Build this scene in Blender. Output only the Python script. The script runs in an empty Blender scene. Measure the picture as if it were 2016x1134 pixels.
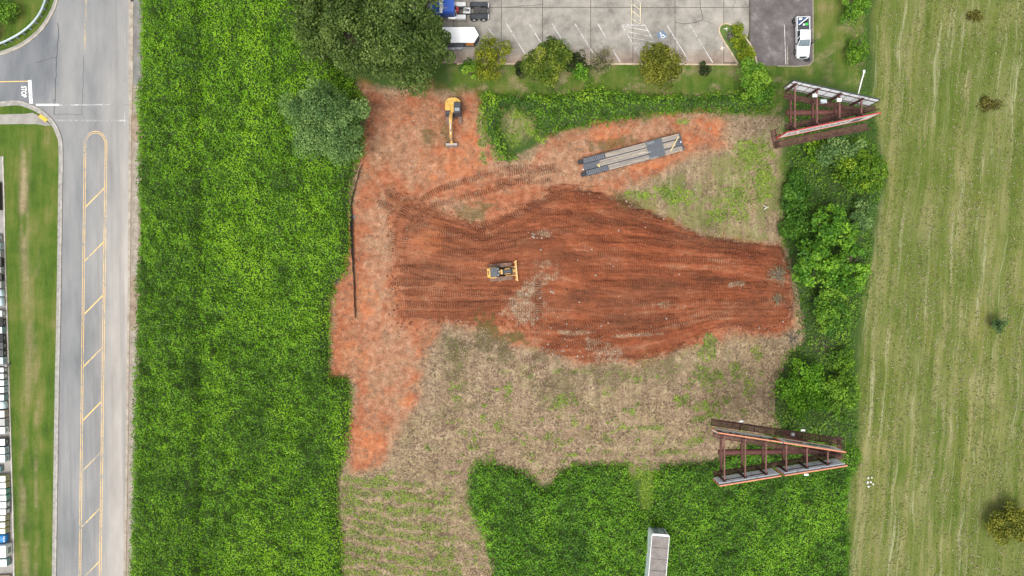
import bpy, bmesh, math, random
import numpy as np
from mathutils import Vector, Matrix
R = math.radians
PI = math.pi
scene = bpy.context.scene
C = scene.collection

# ------------------------------------------------------------------ camera, sky, sun, exposure
H = 103.0                      # drone height in metres
K = 13.44                      # photo pixels per metre on the ground
def P(px, py, z=0.0):
    """ground position (metres) of a photo pixel seen at height z"""
    f = (H - z) / H
    return Vector(((px - 1008) / K * f, -(py - 567) / K * f, z))
cam_d = bpy.data.cameras.new('camera'); cam = bpy.data.objects.new('camera', cam_d); C.objects.link(cam)
cam.location = (0, 0, H); cam.rotation_euler = (0, 0, 0)
cam_d.sensor_width = 36; cam_d.lens = 18 / (75 / H); cam_d.clip_end = 8000; cam_d.clip_start = 0.5
scene.camera = cam

SUN_EL, SUN_AZ = 68, 200       # degrees; azimuth clockwise from north (image top)
world = bpy.data.worlds.new('World'); scene.world = world; world.use_nodes = True
wt = world.node_tree; wt.nodes.clear()
w_out = wt.nodes.new('ShaderNodeOutputWorld'); w_bg = wt.nodes.new('ShaderNodeBackground')
w_sky = wt.nodes.new('ShaderNodeTexSky'); w_hs = wt.nodes.new('ShaderNodeHueSaturation')
w_sky.sky_type = 'NISHITA'; w_sky.sun_disc = False
w_sky.sun_elevation = R(SUN_EL); w_sky.sun_rotation = R(SUN_AZ)
w_sky.air_density = 1.0; w_sky.dust_density = 4.0; w_sky.ozone_density = 1.0
w_hs.inputs['Saturation'].default_value = 0.22      # overcast: the sky is a grey-white dome
w_bg.inputs['Strength'].default_value = 0.14
wt.links.new(w_sky.outputs[0], w_hs.inputs['Color']); wt.links.new(w_hs.outputs[0], w_bg.inputs[0])
wt.links.new(w_bg.outputs[0], w_out.inputs[0])
sun_d = bpy.data.lights.new('sun', 'SUN'); sun = bpy.data.objects.new('sun', sun_d); C.objects.link(sun)
sun_d.energy = 1.45; sun_d.angle = R(20); sun_d.color = (1.0, 0.97, 0.92)
sd_ = Vector((math.sin(R(SUN_AZ)) * math.cos(R(SUN_EL)), math.cos(R(SUN_AZ)) * math.cos(R(SUN_EL)), math.sin(R(SUN_EL))))
sun.rotation_euler = sd_.to_track_quat('Z', 'Y').to_euler()
scene.view_settings.view_transform = 'Standard'; scene.view_settings.look = 'None'
scene.view_settings.gamma = 1.0; scene.view_settings.use_curve_mapping = False
scene.view_settings.exposure = 0.68
scene.cycles.max_bounces = 6; scene.cycles.diffuse_bounces = 3; scene.cycles.glossy_bounces = 2; scene.cycles.transparent_max_bounces = 8

# ------------------------------------------------------------------ noise in numpy
_rs = np.random.RandomState(7); _T = _rs.rand(256, 256)
def vn(x, y, seed=0):
    x = np.asarray(x, float) + seed * 17.31; y = np.asarray(y, float) + seed * 9.77
    xi = np.floor(x).astype(int); yi = np.floor(y).astype(int)
    fx = x - xi; fy = y - yi; fx = fx * fx * (3 - 2 * fx); fy = fy * fy * (3 - 2 * fy)
    a = _T[xi & 255, yi & 255]; b = _T[(xi + 1) & 255, yi & 255]
    c = _T[xi & 255, (yi + 1) & 255]; d = _T[(xi + 1) & 255, (yi + 1) & 255]
    return (a * (1 - fx) + b * fx) * (1 - fy) + (c * (1 - fx) + d * fx) * fy
def fbm(x, y, seed=0, oct=4):
    s = 0; a = .5; t = 0
    for i in range(oct):
        s = s + a * vn(x * 2 ** i, y * 2 ** i, seed + i * 3); t += a; a *= .55
    return s / t
def sstep(a, b, v):
    t = np.clip((v - a) / (b - a), 0, 1); return t * t * (3 - 2 * t)
def sdist(poly, X, Y):
    """signed distance (px) to a polygon, positive inside"""
    n = len(poly); d = np.full(X.shape, 1e9); ins = np.zeros(X.shape, bool)
    for i in range(n):
        ax, ay = poly[i]; bx, by = poly[(i + 1) % n]
        ex, ey = bx - ax, by - ay; wx, wy = X - ax, Y - ay
        t = np.clip((wx * ex + wy * ey) / (ex * ex + ey * ey + 1e-9), 0, 1)
        d = np.minimum(d, (wx - ex * t) ** 2 + (wy - ey * t) ** 2)
        c = ((ay > Y) != (by > Y)) & (X < (bx - ax) * (Y - ay) / ((by - ay) if by != ay else 1e-9) + ax)
        ins ^= c
    d = np.sqrt(d); return np.where(ins, d, -d)
def soft(poly, X, Y, w=8, amp=18, sc=22, seed=1):
    box = (min(p[0] for p in poly) - 60, max(p[0] for p in poly) + 60, min(p[1] for p in poly) - 60, max(p[1] for p in poly) + 60)
    out = np.zeros(X.shape); m = (X > box[0]) & (X < box[1]) & (Y > box[2]) & (Y < box[3])
    x, y = X[m], Y[m]
    s = sdist(poly, x, y) + (fbm(x / sc, y / sc, seed, 5) - .5) * 2 * amp
    out[m] = sstep(-w, w, s); return out
def blob(X, Y, cx, cy, rx, ry, seed=3, amp=.9, rot=0, sc=14):
    out = np.zeros(X.shape); rr = max(rx, ry) * 2
    m = (abs(X - cx) < rr) & (abs(Y - cy) < rr)
    x, y = X[m] - cx, Y[m] - cy; c, s = math.cos(R(rot)), math.sin(R(rot))
    u, v = (x * c + y * s) / rx, (-x * s + y * c) / ry
    q = np.sqrt(u * u + v * v) + (fbm(X[m] / sc, Y[m] / sc, seed, 4) - .5) * 2 * amp
    out[m] = sstep(1.15, .55, q); return out

# ------------------------------------------------------------------ node helper and materials
class NT:
    def __init__(s, name):
        s.m = bpy.data.materials.new(name); s.m.use_nodes = True; s.t = s.m.node_tree; s.t.nodes.clear()
        s.out = s.t.nodes.new('ShaderNodeOutputMaterial')
    def n(s, typ, **kw):
        o = s.t.nodes.new(typ)
        for k, v in kw.items(): setattr(o, k, v)
        return o
    def put(s, sock, v):
        if isinstance(v, bpy.types.NodeSocket): s.t.links.new(v, sock)
        elif v is not None:
            if hasattr(v, '__len__') and len(v) == 3 and sock.type == 'RGBA': v = (*v, 1)
            sock.default_value = v
    def pos(s): return s.n('ShaderNodeNewGeometry').outputs['Position']
    def obj(s): return s.n('ShaderNodeTexCoord').outputs['Object']
    def attr(s, name, out='Fac'): o = s.n('ShaderNodeAttribute', attribute_name=name); return o.outputs[out]
    def math(s, op, a, b=None, c=None, clamp=False):
        o = s.n('ShaderNodeMath', operation=op, use_clamp=clamp); s.put(o.inputs[0], a); s.put(o.inputs[1], b)
        if c is not None: s.put(o.inputs[2], c)
        return o.outputs[0]
    def noise(s, vec, scale, detail=4, rough=.6, dist=0):
        o = s.n('ShaderNodeTexNoise'); s.put(o.inputs['Vector'], vec); o.inputs['Scale'].default_value = scale
        o.inputs['Detail'].default_value = detail; o.inputs['Roughness'].default_value = rough; o.inputs['Distortion'].default_value = dist
        return o.outputs['Fac']
    def map(s, vec, scale=(1, 1, 1), rot=(0, 0, 0), loc=(0, 0, 0)):
        o = s.n('ShaderNodeMapping'); s.put(o.inputs['Vector'], vec); o.inputs['Scale'].default_value = scale
        o.inputs['Rotation'].default_value = rot; o.inputs['Location'].default_value = loc; return o.outputs[0]
    def ramp(s, fac, stops, interp='LINEAR'):
        o = s.n('ShaderNodeValToRGB'); s.put(o.inputs[0], fac); cr = o.color_ramp; cr.interpolation = interp
        while len(cr.elements) < len(stops): cr.elements.new(.5)
        for e, (p, c) in zip(cr.elements, stops):
            e.position = p; e.color = (*c, 1) if len(c) == 3 else c
        return o.outputs[0]
    def rng(s, v, a, b, c=0., d=1.):
        o = s.n('ShaderNodeMapRange'); s.put(o.inputs[0], v)
        for i, q in enumerate((a, b, c, d)): o.inputs[1 + i].default_value = q
        return o.outputs[0]
    def mix(s, f, a, b, mode='MIX'):
        o = s.n('ShaderNodeMix', data_type='RGBA', blend_type=mode); s.put(o.inputs[0], f); s.put(o.inputs[6], a); s.put(o.inputs[7], b)
        return o.outputs[2]
    def comb(s, x, y, z=0.):
        o = s.n('ShaderNodeCombineXYZ'); s.put(o.inputs[0], x); s.put(o.inputs[1], y); s.put(o.inputs[2], z); return o.outputs[0]
    def sep(s, v): o = s.n('ShaderNodeSeparateXYZ'); s.put(o.inputs[0], v); return o.outputs
    def bump(s, h, strength=.4, dist=.1):
        o = s.n('ShaderNodeBump'); o.inputs['Strength'].default_value = strength; o.inputs['Distance'].default_value = dist
        s.put(o.inputs['Height'], h); return o.outputs[0]
    def bsdf(s, col, rough=.8, metal=0., normal=None, spec=.3):
        b = s.n('ShaderNodeBsdfPrincipled'); s.put(b.inputs['Base Color'], col); s.put(b.inputs['Roughness'], rough)
        b.inputs['Metallic'].default_value = metal; b.inputs['Specular IOR Level'].default_value = spec
        if normal is not None: s.put(b.inputs['Normal'], normal)
        s.t.links.new(b.outputs[0], s.out.inputs[0]); return b

MAT = {}
def mat(name, c1, c2=None, scale=3., rough=.7, metal=0., bump=0., lo=.35, hi=.65, stretch=None, spec=.35, dist=.05):
    if name in MAT: return MAT[name]
    n = NT(name); c2 = c2 or tuple(q * .7 for q in c1); v = n.obj()
    if stretch: v = n.map(v, stretch)
    f = n.noise(v, scale, 6, .62); fine = n.noise(v, scale * 9, 3)
    k = n.math('ADD', n.math('MULTIPLY', f, .75), n.math('MULTIPLY', fine, .25))
    col = n.ramp(k, [(lo, c2), (hi, c1)])
    n.bsdf(col, rough, metal, n.bump(k, bump, dist) if bump else None, spec); MAT[name] = n.m; return n.m
def leafmat(name, dark, mid, light, trans=.3, gain=1.5, blue=.5):
    if name in MAT: return MAT[name]
    dark, mid, light = [(min(.9, c[0] * gain * 1.08), min(.9, c[1] * gain), c[2] * gain * blue) for c in (dark, mid, light)]
    n = NT(name); t = n.attr('tone')
    f = n.noise(n.pos(), .55, 4); k = n.math('ADD', t, n.math('MULTIPLY', n.math('SUBTRACT', f, .5), .5))
    col = n.ramp(k, [(.08, dark), (.5, mid), (.92, light)])
    b = n.n('ShaderNodeBsdfPrincipled'); n.put(b.inputs['Base Color'], col); b.inputs['Roughness'].default_value = .55
    b.inputs['Specular IOR Level'].default_value = .3
    tr = n.n('ShaderNodeBsdfTranslucent'); n.put(tr.inputs[0], col); mx = n.n('ShaderNodeMixShader'); mx.inputs[0].default_value = trans
    n.t.links.new(b.outputs[0], mx.inputs[1]); n.t.links.new(tr.outputs[0], mx.inputs[2]); n.t.links.new(mx.outputs[0], n.out.inputs[0])
    MAT[name] = n.m; return n.m

# ------------------------------------------------------------------ objects
def tag(o, label=None, cat=None, group=None, kind=None):
    for k, v in (('label', label), ('category', cat), ('group', group), ('kind', kind)):
        if v: o[k] = v
    return o
def thing(name, label, cat, loc=(0, 0, 0), rotz=0., group=None):
    o = bpy.data.objects.new(name, None); C.objects.link(o); o.location = loc; o.rotation_euler = (0, 0, rotz)
    o.empty_display_size = .3
    return tag(o, label, cat, group)
def link(name, me, parent=None):
    o = bpy.data.objects.new(name, me); C.objects.link(o)
    if parent: o.parent = parent
    return o
class MB:
    """collects shapes and links them as one mesh object"""
    def __init__(s, origin=(0, 0, 0)): s.bm = bmesh.new(); s.o = Vector(origin)
    def _v(s, p): return s.bm.verts.new(Vector(p) - s.o)
    def hull(s, a, b):                      # two rings -> closed solid
        n = len(a); A = [s._v(p) for p in a]; B = [s._v(p) for p in b]
        s.bm.faces.new(A[::-1]); s.bm.faces.new(B)
        for i in range(n): s.bm.faces.new((A[i], A[(i + 1) % n], B[(i + 1) % n], B[i]))
        return s
    def loft(s, rings, cap=True, closed=True):
        V = [[s._v(p) for p in r] for r in rings]; n = len(V[0])
        for a, b in zip(V, V[1:]):
            for i in range(n if closed else n - 1): s.bm.faces.new((a[i], a[(i + 1) % n], b[(i + 1) % n], b[i]))
        if cap: s.bm.faces.new(V[0][::-1]); s.bm.faces.new(V[-1])
        return s
    def box(s, x0, x1, y0, y1, z0, z1, bev=0., M=None):
        if bev <= 0:
            q = [(x0, y0), (x1, y0), (x1, y1), (x0, y1)]
            a = [Vector((x, y, z0)) for x, y in q]; b = [Vector((x, y, z1)) for x, y in q]
            if M: a = [M @ p for p in a]; b = [M @ p for p in b]
            return s.hull(a, b)
        c = min(bev, (x1 - x0) * .45, (y1 - y0) * .45, (z1 - z0) * .45)
        def ring(i, z):
            X0, X1, Y0, Y1 = x0 + i, x1 - i, y0 + i, y1 - i
            return [Vector(p) for p in ((X0 + c, Y0, z), (X1 - c, Y0, z), (X1, Y0 + c, z), (X1, Y1 - c, z), (X1 - c, Y1, z), (X0 + c, Y1, z), (X0, Y1 - c, z), (X0, Y0 + c, z))]
        rs = [ring(c * .9, z0), ring(0, z0 + c), ring(0, z1 - c), ring(c * .9, z1)]
        if M: rs = [[M @ p for p in r] for r in rs]
        return s.loft(rs)
    def beam(s, p, q, w, h=None, up=(0, 0, 1)):
        p, q = Vector(p), Vector(q); h = h or w; d = (q - p).normalized(); u = Vector(up)
        if abs(d.dot(u)) > .98: u = Vector((1, 0, 0))
        sx = d.cross(u).normalized(); uy = sx.cross(d).normalized()
        r = lambda c: [c + sx * w / 2 - uy * h / 2, c + sx * w / 2 + uy * h / 2, c - sx * w / 2 + uy * h / 2, c - sx * w / 2 - uy * h / 2]
        return s.hull(r(q), r(p)) if False else s.hull(r(p), r(q))
    def cyl(s, p, q, r0, r1=None, n=14):
        p, q = Vector(p), Vector(q); r1 = r0 if r1 is None else r1; d = (q - p).normalized()
        u = Vector((0, 0, 1)) if abs(d.z) < .9 else Vector((1, 0, 0)); sx = d.cross(u).normalized(); uy = d.cross(sx)
        r = lambda c, k: [c + sx * k * math.cos(2 * PI * i / n) + uy * k * math.sin(2 * PI * i / n) for i in range(n)]
        return s.hull(r(p, r0), r(q, r1))
    def tube(s, pts, rad, n=7, cap=True):
        pts = [Vector(p) for p in pts]; rings = []
        for i, p in enumerate(pts):
            d = (pts[min(i + 1, len(pts) - 1)] - pts[max(i - 1, 0)]).normalized()
            u = Vector((0, 0, 1)) if abs(d.z) < .9 else Vector((1, 0, 0)); sx = d.cross(u).normalized(); uy = d.cross(sx)
            k = rad[i] if hasattr(rad, '__len__') else rad
            rings.append([p + sx * k * math.cos(2 * PI * j / n) + uy * k * math.sin(2 * PI * j / n) for j in range(n)])
        return s.loft(rings, cap)
    def prism(s, poly, z0, z1, M=None):
        a = [Vector((x, y, z0)) for x, y in poly]; b = [Vector((x, y, z1)) for x, y in poly]
        if M: a = [M @ p for p in a]; b = [M @ p for p in b]
        return s.hull(a, b)
    def sheet(s, pts): s.bm.faces.new([s._v(p) for p in pts]); return s
    def mesh(s, name, m, smooth=35):
        me = bpy.data.meshes.new(name); bmesh.ops.recalc_face_normals(s.bm, faces=s.bm.faces); s.bm.to_mesh(me); s.bm.free()
        if m: me.materials.append(m)
        if smooth and len(me.polygons):
            me.polygons.foreach_set('use_smooth', np.ones(len(me.polygons), bool)); me.set_sharp_from_angle(angle=R(smooth))
        return me
    def build(s, name, m, parent=None, smooth=35): return link(name, s.mesh(name, m, smooth), parent)
def mesh_np(name, V, F, m, attrs=None, smooth=False):
    """V (n,3), F (k,4) -> mesh; attrs: name -> (domain, array)"""
    me = bpy.data.meshes.new(name); k = F.shape[1]
    me.vertices.add(len(V)); me.vertices.foreach_set('co', V.astype(np.float32).ravel())
    me.loops.add(F.size); me.loops.foreach_set('vertex_index', F.astype(np.int32).ravel())
    me.polygons.add(len(F)); me.polygons.foreach_set('loop_start', np.arange(0, F.size, k, dtype=np.int32))
    if smooth: me.polygons.foreach_set('use_smooth', np.ones(len(F), bool))
    for a, (dom, arr) in (attrs or {}).items():
        at = me.attributes.new(a, 'FLOAT', dom); at.data.foreach_set('value', arr.astype(np.float32))
    me.update(calc_edges=True); me.materials.append(m); return me
def leaf_mesh(name, pts, nrm, size, tone, m, rs, spread=.6, aspect=.75, fold=.12):
    n = len(pts); nn = nrm + rs.normal(0, spread, (n, 3)); nn /= np.linalg.norm(nn, axis=1)[:, None] + 1e-9
    r = rs.normal(0, 1, (n, 3)); t = np.cross(nn, r); t /= np.linalg.norm(t, axis=1)[:, None] + 1e-9; b = np.cross(nn, t)
    s = (size * rs.uniform(.65, 1.35, n))[:, None] if np.isscalar(size) else (size * rs.uniform(.7, 1.3, n))[:, None]
    V = np.stack([pts - t * s * .5, pts + b * s * .5 * aspect + nn * s * fold, pts + t * s * .55, pts - b * s * .5 * aspect + nn * s * fold], 1).reshape(-1, 3)
    return mesh_np(name, V, np.arange(4 * n).reshape(-1, 4), m, {'tone': ('FACE', np.clip(tone, 0, 1))})
# ------------------------------------------------------------------ the ground: zones as masks, colours as nodes
WORKED = [(750, 372), (790, 378), (850, 402), (925, 440), (960, 455), (1010, 420), (1060, 395), (1095, 368), (1180, 382), (1240, 405), (1300, 432), (1370, 462),
          (1450, 478), (1535, 488), (1552, 530), (1562, 590), (1552, 640), (1530, 658), (1450, 645), (1390, 655), (1330, 690), (1250, 708), (1150, 715),
          (1085, 690), (1050, 655), (990, 636), (880, 640), (780, 638), (772, 560), (765, 470)]
SOIL = [(715, 165), (760, 172), (880, 182), (940, 185), (950, 260), (972, 320), (1015, 325), (1090, 270), (1200, 235), (1330, 222), (1420, 232), (1440, 290),
        (1380, 310), (1310, 330), (1230, 370), (1300, 420), (1540, 480), (1560, 640), (1330, 695), (1140, 720), (1050, 700), (960, 645), (880, 650), (840, 700),
        (820, 800), (760, 900), (740, 930), (690, 935), (690, 760), (650, 740), (650, 650), (655, 560), (690, 420), (705, 330), (720, 240)]
STRAW = [(940, 200), (1000, 320), (1100, 265), (1330, 222), (1535, 235), (1540, 480), (1600, 500), (1600, 700), (1530, 850), (1400, 910), (1000, 960), (1000, 1380), (660, 1380), (668, 900),
         (650, 740), (650, 600), (690, 350), (705, 170), (930, 185)]
FIELD_E = [(1720, -300), (1720, 200), (1745, 350), (1700, 600), (1685, 900), (1665, 1000), (1660, 1500), (2900, 1500), (2900, -300)]
PALE = [(1150, 335, 170, 26, -8), (1010, 330, 60, 22, 0), (800, 300, 90, 60, 20), (750, 480, 34, 90, 0), (760, 700, 60, 90, 10), (790, 830, 40, 80, 0), (900, 420, 50, 24, 20),
        (1120, 300, 70, 22, -20), (880, 350, 70, 20, 0), (730, 600, 30, 50, 0), (1280, 260, 60, 20, -15), (1130, 390, 60, 12, 10)]
ORANGE = [(890, 320, 60, 34, 0), (920, 300, 30, 30, 0), (1320, 290, 70, 16, -14), (1200, 262, 36, 20, 0), (1400, 250, 36, 18, 0), (850, 470, 26, 50, 30), (720, 880, 30, 44, 0), (800, 790, 18, 12, 0),
          (715, 600, 26, 40, 0), (690, 700, 40, 30, 0), (1290, 320, 60, 10, -14), (1160, 325, 22, 10, 0), (930, 265, 20, 40, 0)]
GREY = [(1050, 565, 55, 18, -40), (1030, 612, 40, 24, 0), (1190, 692, 40, 20, 30), (1075, 520, 22, 8, 0), (1065, 460, 20, 8, 0), (1130, 655, 40, 5, 0), (1445, 560, 24, 5, -5), (1500, 248, 40, 22, 0),
        (1240, 660, 60, 4, -3), (1310, 600, 30, 6, 0)]
OLIVE = [(895, 690, 22, 34, 0), (955, 660, 20, 40, 0), (990, 685, 16, 30, 0), (1015, 665, 24, 10, 0), (890, 740, 18, 10, 0), (900, 770, 20, 6, 0), (930, 800, 14, 6, 0), (1060, 704, 16, 8, 0),
         (1100, 770, 34, 26, 0), (1230, 395, 24, 14, 20), (900, 805, 10, 6, 0), (1110, 740, 20, 12, 0), (930, 420, 26, 16, 0), (960, 405, 16, 8, 0), (840, 270, 12, 16, 0), (880, 262, 10, 20, 0),
         (1300, 730, 40, 30, 0), (1200, 740, 40, 22, 0), (1400, 440, 20, 20, 0), (1200, 285, 40, 10, -12)]
GREENB = [(1020, 225, 16, 14, 0), (1045, 255, 18, 12, 0), (1010, 270, 14, 16, 0), (1060, 275, 12, 8, 0), (1390, 745, 34, 24, 0), (1450, 730, 14, 26, 0), (1475, 760, 14, 22, 0), (1385, 800, 30, 14, 0), (1240, 805, 14, 10, 0), (1280, 842, 28, 6, 0), (1390, 820, 30, 8, -20), (1395, 680, 16, 26, 0),
          (1345, 785, 20, 10, 0), (1430, 790, 10, 14, 0), (1490, 700, 10, 24, 0), (1110, 870, 20, 8, 0), (1105, 790, 30, 14, 0), (980, 835, 12, 14, 0), (1000, 770, 8, 16, 0), (930, 880, 16, 6, 0),
          (1130, 895, 16, 5, 0), (1320, 890, 30, 6, 0), (1190, 890, 12, 6, 0), (1370, 870, 24, 8, -20), (840, 880, 6, 8, 0), (1250, 930, 40, 20, 0), (1275, 960, 14, 60, 0), (1450, 390, 30, 44, 0), (1500, 340, 26, 60, 0),
          (1420, 420, 30, 24, 0), (1330, 385, 40, 16, 15), (1260, 385, 30, 10, 15), (1470, 300, 30, 30, 0), (1390, 690, 20, 18, 0), (1340, 240, 14, 10, 0), (950, 250, 10, 60, 0), (1130, 830, 8, 14, 0), (745, 950, 30, 12, 0), (690, 975, 12, 24, 0)]
TRACKS = [  # dozer and excavator passes: polyline, width px
    ([(748, 398), (775, 412), (830, 440), (890, 456), (950, 458)], 10), ([(762, 378), (800, 395), (850, 420), (910, 440), (950, 452)], 10),
    ([(815, 400), (870, 370), (940, 350), (1000, 340), (1090, 332)], 10), ([(850, 405), (920, 388), (990, 368), (1050, 345), (1090, 334)], 10),
    ([(980, 358), (1040, 358), (1080, 356)], 9), ([(985, 330), (1085, 330)], 8), ([(940, 448), (990, 430), (1040, 412), (1100, 380), (1130, 375)], 11),
    ([(1010, 402), (1060, 415), (1120, 420)], 10), ([(1085, 372), (1130, 386), (1200, 400), (1280, 430)], 11), ([(1140, 380), (1220, 396), (1300, 432)], 10),
    ([(772, 490), (778, 450), (800, 410)], 11), ([(795, 485), (800, 450), (825, 425)], 10), ([(775, 530), (810, 530), (850, 545), (900, 552)], 11), ([(778, 556), (850, 556)], 11),
    ([(870, 463), (950, 468), (1040, 462), (1130, 450)], 11), ([(855, 500), (930, 496), (1010, 480)], 11), ([(800, 575), (900, 578), (1000, 575)], 11), ([(785, 598), (900, 600), (1010, 596)], 11),
    ([(790, 618), (900, 620), (980, 612)], 11), ([(1010, 720), (1070, 690), (1110, 665), (1160, 640)], 11), ([(1035, 735), (1100, 705), (1140, 690), (1200, 680)], 11), ([(1060, 700), (1110, 680), (1180, 668)], 10),
    ([(1090, 640), (1200, 628), (1320, 624)], 11), ([(1180, 598), (1300, 590), (1420, 596), (1500, 590)], 11), ([(1160, 560), (1290, 556), (1400, 566), (1500, 560)], 11), ([(1110, 505), (1230, 500), (1350, 512), (1480, 516)], 11),
    ([(1140, 470), (1260, 472), (1380, 492), (1500, 500)], 11), ([(1060, 560), (1060, 630)], 10), ([(1150, 530), (1270, 530), (1390, 540)], 11), ([(1250, 655), (1350, 640), (1450, 612)], 11), ([(1280, 450), (1400, 480), (1480, 490)], 10),
    ([(1160, 432), (1250, 440), (1320, 456)], 10), ([(1170, 655), (1240, 650), (1330, 632)], 10)]
def ground_h(X, Y):
    X = np.asarray(X, float); Y = np.asarray(Y, float)
    w = sstep(-6, 34, sdist(WORKED, X, Y)); site = sstep(0, 60, sdist([(640, 130), (1545, 200), (1560, 900), (1500, 1450), (640, 1450)], X, Y))
    fill = w * (.25 + .65 * sstep(1250, 1530, X))
    rough = (fbm(X / 40, Y / 40, 5, 4) - .5) * .45 * site + (fbm(X / 9, Y / 9, 11, 3) - .5) * .16 * site * (1 - .5 * w)
    ridge = (fbm(X / 60, Y / 5, 13, 4) - .5) * .42 * w + (fbm(X / 5, Y / 5, 14, 3) - .5) * .2 * w * sstep(1380, 1520, X)
    e = sdist(WORKED, X, Y); ridge = ridge + .28 * np.exp(-((e - 3) / 5) ** 2) * sstep(1080, 1250, X) * (.4 + 1.2 * fbm(X / 14, Y / 14, 17, 3))
    return fill + rough + ridge
def gh(px, py): return float(ground_h(np.array([px]), np.array([py]))[0])
def ground_masks(X, Y):
    rag = (fbm(X / 48, Y / 7, 15, 4) - .5) * 44 * sstep(1450, 1250, X) + (fbm(X / 9, Y / 9, 16, 3) - .5) * 16; wk = sstep(-9, 9, sdist(WORKED, X, Y) + rag); wk = wk * np.clip(sstep(770, 1060, X) + .68 + 1.1 * (fbm(X / 55, Y / 16, 3, 4) - .5), 0, 1) * sstep(-10, 24 * sstep(1000, 850, X) + 1, sdist(WORKED, X, Y) + 12 * sstep(850, 1000, X)); so = np.clip(soft(SOIL, X, Y, 20, 26, 50, 4) * 1.1, 0, 1) ; st = soft(STRAW, X, Y, 10, 10, 20, 6)
    fe = soft(FIELD_E, X, Y, 10, 8, 24, 8)
    pale = np.zeros(X.shape); org = pale.copy(); grey = pale.copy(); oliv = pale.copy(); grn = pale.copy()
    for i, b in enumerate(PALE): pale = np.maximum(pale, blob(X, Y, b[0], b[1], b[2], b[3], 20 + i, .8, b[4], 26))
    for i, b in enumerate(ORANGE): org = np.maximum(org, blob(X, Y, b[0], b[1], b[2], b[3], 40 + i, .9, b[4], 20))
    for i, b in enumerate(GREY): grey = np.maximum(grey, blob(X, Y, b[0], b[1], b[2], b[3], 60 + i, .9, b[4], 10))
    for i, b in enumerate(OLIVE): oliv = np.maximum(oliv, blob(X, Y, b[0], b[1], b[2] * 1.2, b[3] * 1.2, 80 + i, .9, b[4], 9) * (1 if 640 < b[1] < 720 and b[0] < 1030 else .75))
    for i, b in enumerate(GREENB): grn = np.maximum(grn, blob(X, Y, b[0], b[1], b[2], b[3], 120 + i, 1., b[4], 9) * (.85 if b[0] < 1400 else .7))
    # regrowth in mower rows at the lower left
    ll = soft([(672, 945), (760, 935), (850, 960), (925, 960), (960, 1060), (985, 1380), (660, 1380), (675, 1000)], X, Y, 20, 16, 24, 9)
    yy = Y - (X - 680) * .14 + (fbm(X / 40, Y / 40, 31, 4) - .5) * 30
    row = sstep(.0, .6, .5 + .5 * np.cos(2 * PI * yy / 23.5)) * sstep(960, 800, X) + sstep(.52, .7, fbm(X / 14, Y / 30, 33, 4)) * sstep(780, 900, X)
    grn = np.maximum(grn, ll * np.clip(row, 0, 1) * sstep(.24, .46, fbm(X / 16, Y / 10, 35, 4)))
    gn = sstep(.60, .72, fbm(X / 16, Y / 11, 37, 4)) * st * (1 - wk); grn = np.maximum(grn, gn * .6 * sstep(640, 780, Y) * sstep(820, 900, X))
    gy = soft([(1205, 398), (1300, 348), (1440, 300), (1500, 250), (1540, 240), (1548, 485), (1400, 478), (1300, 430)], X, Y, 16, 16, 24, 75); fe = np.maximum(fe, gy); st = st * (1 - .62 * gy * sstep(.3, .6, fbm(X / 18, Y / 30, 76, 4)) - .12 * gy); so = so * (1 - .85 * gy * (1 - wk))
    clr = blob(X, Y, 1030, 240, 46, 44, 77, .6); st = np.maximum(st * (1 - clr), clr * .5 * sstep(.4, .6, fbm(X / 9, Y / 9, 82, 4))); oliv = np.maximum(oliv, .6 * clr * sstep(.45, .6, fbm(X / 11, Y / 11, 83, 4))); so = so * (1 - clr); fe = np.maximum(fe, clr)
    so = np.clip(so * (1 - .75 * grn) , 0, 1)
    # patchy dry cover over the cleared soil
    patch = sstep(.40, .66, fbm(X / 26, Y / 26, 41, 5)); so = so * np.clip(1 - .22 * patch * sstep(.2, .8, st), 0, 1)
    trk = np.zeros(X.shape); u = np.zeros(X.shape)
    base = wk * sstep(.36, .56, fbm(X / 45, Y / 9, 51, 4)) * .62
    trk[:] = base; u[:] = (X + 10 * fbm(X / 30, Y / 30, 53, 2)) / K
    for k, (pl, wd) in enumerate(TRACKS):
        s0 = 0
        for (ax, ay), (bx, by) in zip(pl, pl[1:]):
            L = math.hypot(bx - ax, by - ay); m = (X > min(ax, bx) - 16) & (X < max(ax, bx) + 16) & (Y > min(ay, by) - 16) & (Y < max(ay, by) + 16)
            x, y = X[m], Y[m]; t = ((x - ax) * (bx - ax) + (y - ay) * (by - ay)) / L; tc = np.clip(t, 0, L)
            d = np.hypot(x - ax - (bx - ax) * tc / L, y - ay - (by - ay) * tc / L)
            v = sstep(wd / 2 + 2.2, wd / 2 - .8, d + (fbm(x / 9, y / 9, 57 + k, 3) - .5) * 4); v *= sstep(.12, .34, fbm(x / 22, y / 22, 58 + k, 3))
            old = trk[m]; nu = u[m]; w = v > old * .8
            trk[m] = np.maximum(old, v); nu[w] = (s0 + t[w]) / K; u[m] = nu; s0 += L
    # flow coordinate of the pushed fill
    top = np.interp(X, [760, 950, 1090, 1300, 1540], [372, 445, 368, 432, 488]); bot = np.interp(X, [760, 990, 1085, 1250, 1400, 1560], [640, 636, 690, 708, 655, 650])
    fl = (Y - top) / np.maximum(bot - top, 30)
    lawn = np.maximum.reduce([soft([(-400, 190), (128, 200), (122, 1500), (-400, 1500)], X, Y, 3, 1, 20, 71), soft([(-400, -300), (130, -300), (118, 10), (60, 90), (-400, 130)], X, Y, 3, 1, 20, 72),
                              soft([(880, 100), (1560, 100), (1600, 130), (1600, -300), (1690, -300), (1700, 100), (1690, 170), (1560, 150), (1545, 200), (1530, 240), (900, 215)], X, Y, 8, 10, 20, 73)])
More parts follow.
